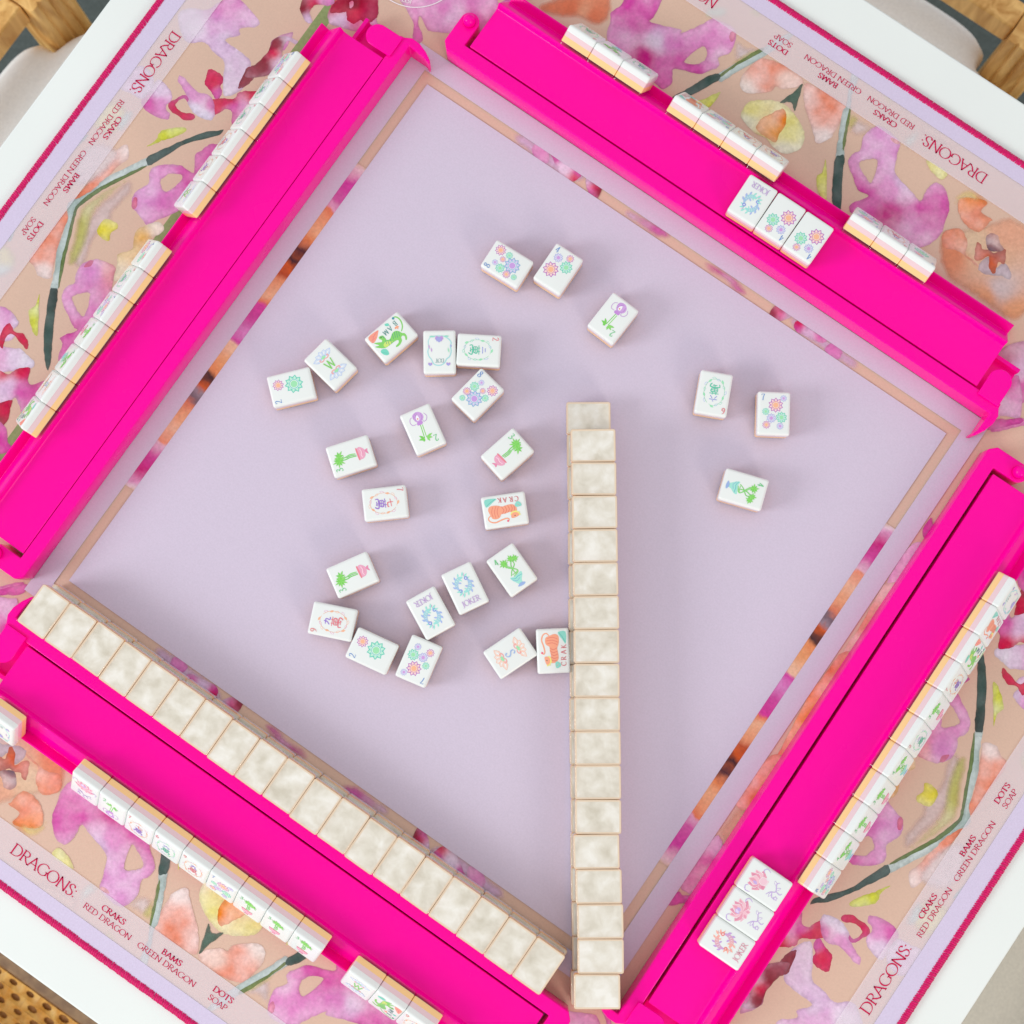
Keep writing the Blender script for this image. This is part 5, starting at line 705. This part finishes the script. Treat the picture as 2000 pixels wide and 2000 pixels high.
LOOSE = [('dot2', -166.4, -18.4, 138.7, ', touching the west wind tile'), ('windW', -153.9, 9.4, 80.4, ', lying at the left of the scatter'), ('bamdragon', -130.9, 48.2, 75.7, ' lying on the lavender mat'), ('dotdragon', -98.0, 58.5, 215.6, ' lying on the lavender mat'),
 ('crak2', -76.8, 74.6, 301.3, ' beside the DOT tile'), ('dot8', -60.1, 49.3, 350.5, ' just below the two of craks'), ('dot8', -95.1, 134.5, 92.5, ', uppermost of the scattered tiles on the left of a pair'), ('dot4', -64.4, 151.4, 1.1, ' lying loose on the lavender mat'),
 ('bam2', -14.4, 144.5, 176.8, ', upper right, alone above the straight wall'), ('bam2', -76.8, 8.8, 238.6, ', left, below the eight of dots'), ('bam3', -106.0, -33.8, 142.6, ', left, above the seven of craks'), ('crak7', -68.9, -46.6, 311.3, ' lying on the lavender mat'),
 ('bam3', -20.5, 27.5, 346.5, ', directly above the orange tiger tile'), ('crakdragon', -0.1, -4.8, 43.3, ' in the middle of the scatter'), ('crak6', 70.6, 140.5, 204.6, ' right of the straight wall'), ('dot7', 111.4, 152.3, 32.4, ' standing upright in view, right of the straight wall'),
 ('bam4', 123.5, 98.0, 288.2, ', right of the straight wall'), ('bam3', -59.0, -98.3, 148.6, ', above the nine of craks'), ('crak9', -52.0, -131.2, 113.3, ' lying at the lower left of the scatter'), ('dot2', -19.1, -132.2, 100.1, ', touching the nine of craks'),
 ('dot7', 10.3, -120.0, 191.7, ', lowest of the scattered tiles, below the jokers'), ('joker', -1.6, -89.5, 243.8, ', its word upside down, touching the seven of dots'), ('joker', 7.8, -62.8, 60.3, ', its word upright, beside the four of bams'), ('bam4', 26.6, -35.0, 69.8, ', left of the straight wall'),
 ('windS', 57.3, -81.1, 338.7, ' beside the straight wall'), ('crakdragon', 79.7, -63.5, 307.2, ' touching the straight wall')]
for art, x, y, a, extra in LOOSE:
    t = tile(WHAT[art] + extra, 'loose tiles face up on the mat', art)
    if art in ('bamdragon', 'crakdragon'): a += 90
    t.location = (x * S, y * S, .0003); t.rotation_euler = (0, 0, math.radians(a))
EXPO = [('T', 'joker', 18.6, 259.4, 181.5, 'joker tile with teal fishes lying flat on the upper right rack'), ('T', 'dot4', 41.0, 259.6, 180.4, 'four of dots tile lying between the joker and another four of dots'), ('T', 'dot4', 63.4, 259.5, 179.8, 'four of dots tile lying rightmost of the three on the upper right rack'),
 ('R', 'flowerA', 275.3, -109.4, 90.7, 'pink lotus bud tile lying uppermost of three on the lower right rack'), ('R', 'flowerB', 275.9, -131.4, 90.7, 'open pink lotus tile lying between the bud tile and the joker'), ('R', 'jokerred', 276.2, -153.4, 90.6, 'joker tile with red and purple fishes on the lower right rack')]
for r, art, x, y, a, lab in EXPO:
    t = tile(lab, 'tiles exposed flat on the racks', art); t.location = (x * S, y * S, .0201); t.rotation_euler = (0, 0, math.radians(a))
# standing tiles lean 31 degrees against the racks' ridges
ORD = ['first', 'second', 'third', 'fourth', 'fifth', 'sixth', 'seventh', 'eighth', 'ninth', 'tenth', 'eleventh', 'twelfth', 'thirteenth', 'fourteenth', 'fifteenth', 'sixteenth', 'seventeenth', 'eighteenth', 'nineteenth', 'twentieth']
TH = math.radians(31); fy, fz = math.cos(TH), math.sin(TH)
COLR = {'dot': 'flower dots', 'crak': 'a wreath', 'bam': 'a green plant', 'wind': 'a wind letter', 'bamdragon': 'a green tiger', 'crakdragon': 'an orange tiger', 'dotdragon': 'a teal frame', 'flower': 'a pink flower'}
def stand(key, arts, where, c0, sign):
    """arts run along the rack from the middle c0 of the first tile, one tile every 22 mm"""
    rk = RACK[key]; rz, xo, yo, tilt, poff, _ = RACKS[key]
    for i, art in enumerate(arts):
        wx = COLR.get(art) or COLR[''.join(c for c in art if not c.isdigit() and c not in 'WSAB')]
        t = tile('tile showing %s, %s %s' % (wx, ORD[i], where), 'tiles standing in the racks', art)
        x = (c0 + sign * 22 * i) if key in 'TL' else -(c0 + sign * 22 * i)
        x -= xo
        # local tile axes: width -> rack -x, length (art up) -> up along the lean, thickness (face) -> outward and up
        ex = Vector((-1, 0, 0)); ez = Vector((0, fy, fz)); ey = ez.cross(ex); d = random.uniform(-.25, .25)
        bc = Vector((x, 58.75 + d * .3, 3.95)) + ey * (TL / 2 + .1)
        m = Matrix((ex, ey, ez)).transposed().to_4x4(); m.translation = bc * S
        a = math.radians(rz + tilt); R4 = Matrix.Rotation(a, 4, 'Z'); a0 = math.radians(rz)
        R4.translation = Vector((xo * math.cos(a0) - yo * math.sin(a0), xo * math.sin(a0) + yo * math.cos(a0), 0)) * S
        t.matrix_world = R4 @ m
random.seed(8)
stand('L', ['dot8', 'crak6', 'crak2', 'crak9', 'crak7', 'windW'], 'from top in upper group of upper left rack', 170 - 11, -1)
stand('L', ['dot4', 'crak2', 'dot7', 'bam3', 'bam4', 'windS', 'bamdragon'], 'from top in lower group of upper left rack', 10.3 - 11, -1)
stand('T', ['crak2', 'bam4', 'crak6'], 'of the left three in upper right rack', -151 + 11, 1)
stand('T', ['crakdragon', 'dot8', 'crak9', 'crak7'], 'of the middle four in upper right rack', -64.7 + 11, 1)
stand('T', ['dot7', 'crak9', 'dot2'], 'of the right three in upper right rack', 78.5 + 11, 1)
stand('R', ['dotdragon', 'crakdragon', 'bamdragon', 'crak7', 'bam3', 'crak2', 'bam4', 'bam3', 'bam3', 'bam4', 'dot8'], 'from the top in the lower right rack', 145.4 - 11, -1)
stand('B', ['dotdragon'], 'and leftmost in the lower left rack', -177.8 - 11, -1)
stand('B', ['flowerB', 'bam2', 'crak7', 'crak6', 'crak9', 'dot7', 'bam3', 'bam3', 'bam3'], 'from left in long group of lower left rack', -131.3 + 11, 1)
stand('B', ['windW', 'bamdragon', 'crak9'], 'of three at bottom end of lower left rack', 87.3 + 11, 1)
# face-down walls, two tiles high
def down(t, x, y, z_, a):
    t.location = (x * S, y * S, (z_ + 15.05) * S); t.rotation_euler = (math.pi, 0, math.radians(a))
VW = [(24.2, 63.1), (37.1, 45.1), (50.1, 27.1), (62.9, 8.9), (75.6, -9.1), (88.5, -27.0), (101.1, -45.1), (113.8, -63.3), (126.4, -81.2), (139.1, -99.0), (151.6, -117.0), (164.2, -135.2), (175.8, -154.1), (189.5, -171.5), (202.8, -189.1), (215.4, -207.1), (226.0, -226.6)]
AX = -54.9
for i, (x, y) in enumerate(VW):
    down(tile('pearl-backed face-down tile, upper layer of straight wall, %s from the top' % ORD[i], 'upper tiles of the straight wall'), x, y, 15.2, AX + random.uniform(-.5, .5))
ca, sa = math.cos(math.radians(AX)), math.sin(math.radians(AX))
for i in range(18):
    x, y = 12.0 + ca * 22.05 * i, 80.0 + sa * 22.05 * i; off = -1.4 + random.uniform(-.5, .4) - (1.6 if i == 17 else 0)
    down(tile('pearl-backed face-down tile, lower layer of straight wall, %s from the top' % ORD[i], 'lower tiles of the straight wall'), x - sa * off, y + ca * off, 0.1, AX + random.uniform(-.4, .4))
for i in range(19):
    x = -221.3 + 22.02 * (i + .5); y = -233.1 - .11 * i
    down(tile('pearl-backed face-down tile, upper layer of slanting wall, %s from the left' % ORD[i], 'upper tiles of the slanting wall'), x, y + random.uniform(-.5, .5), 15.2, random.uniform(-.5, .5))
    down(tile('pearl-backed face-down tile, lower layer of slanting wall, %s from the left' % ORD[i], 'lower tiles of the slanting wall'), x + 1.5 + random.uniform(-.2, .2), y + 1.6 + random.uniform(-.4, .4), .1, random.uniform(-.4, .4))
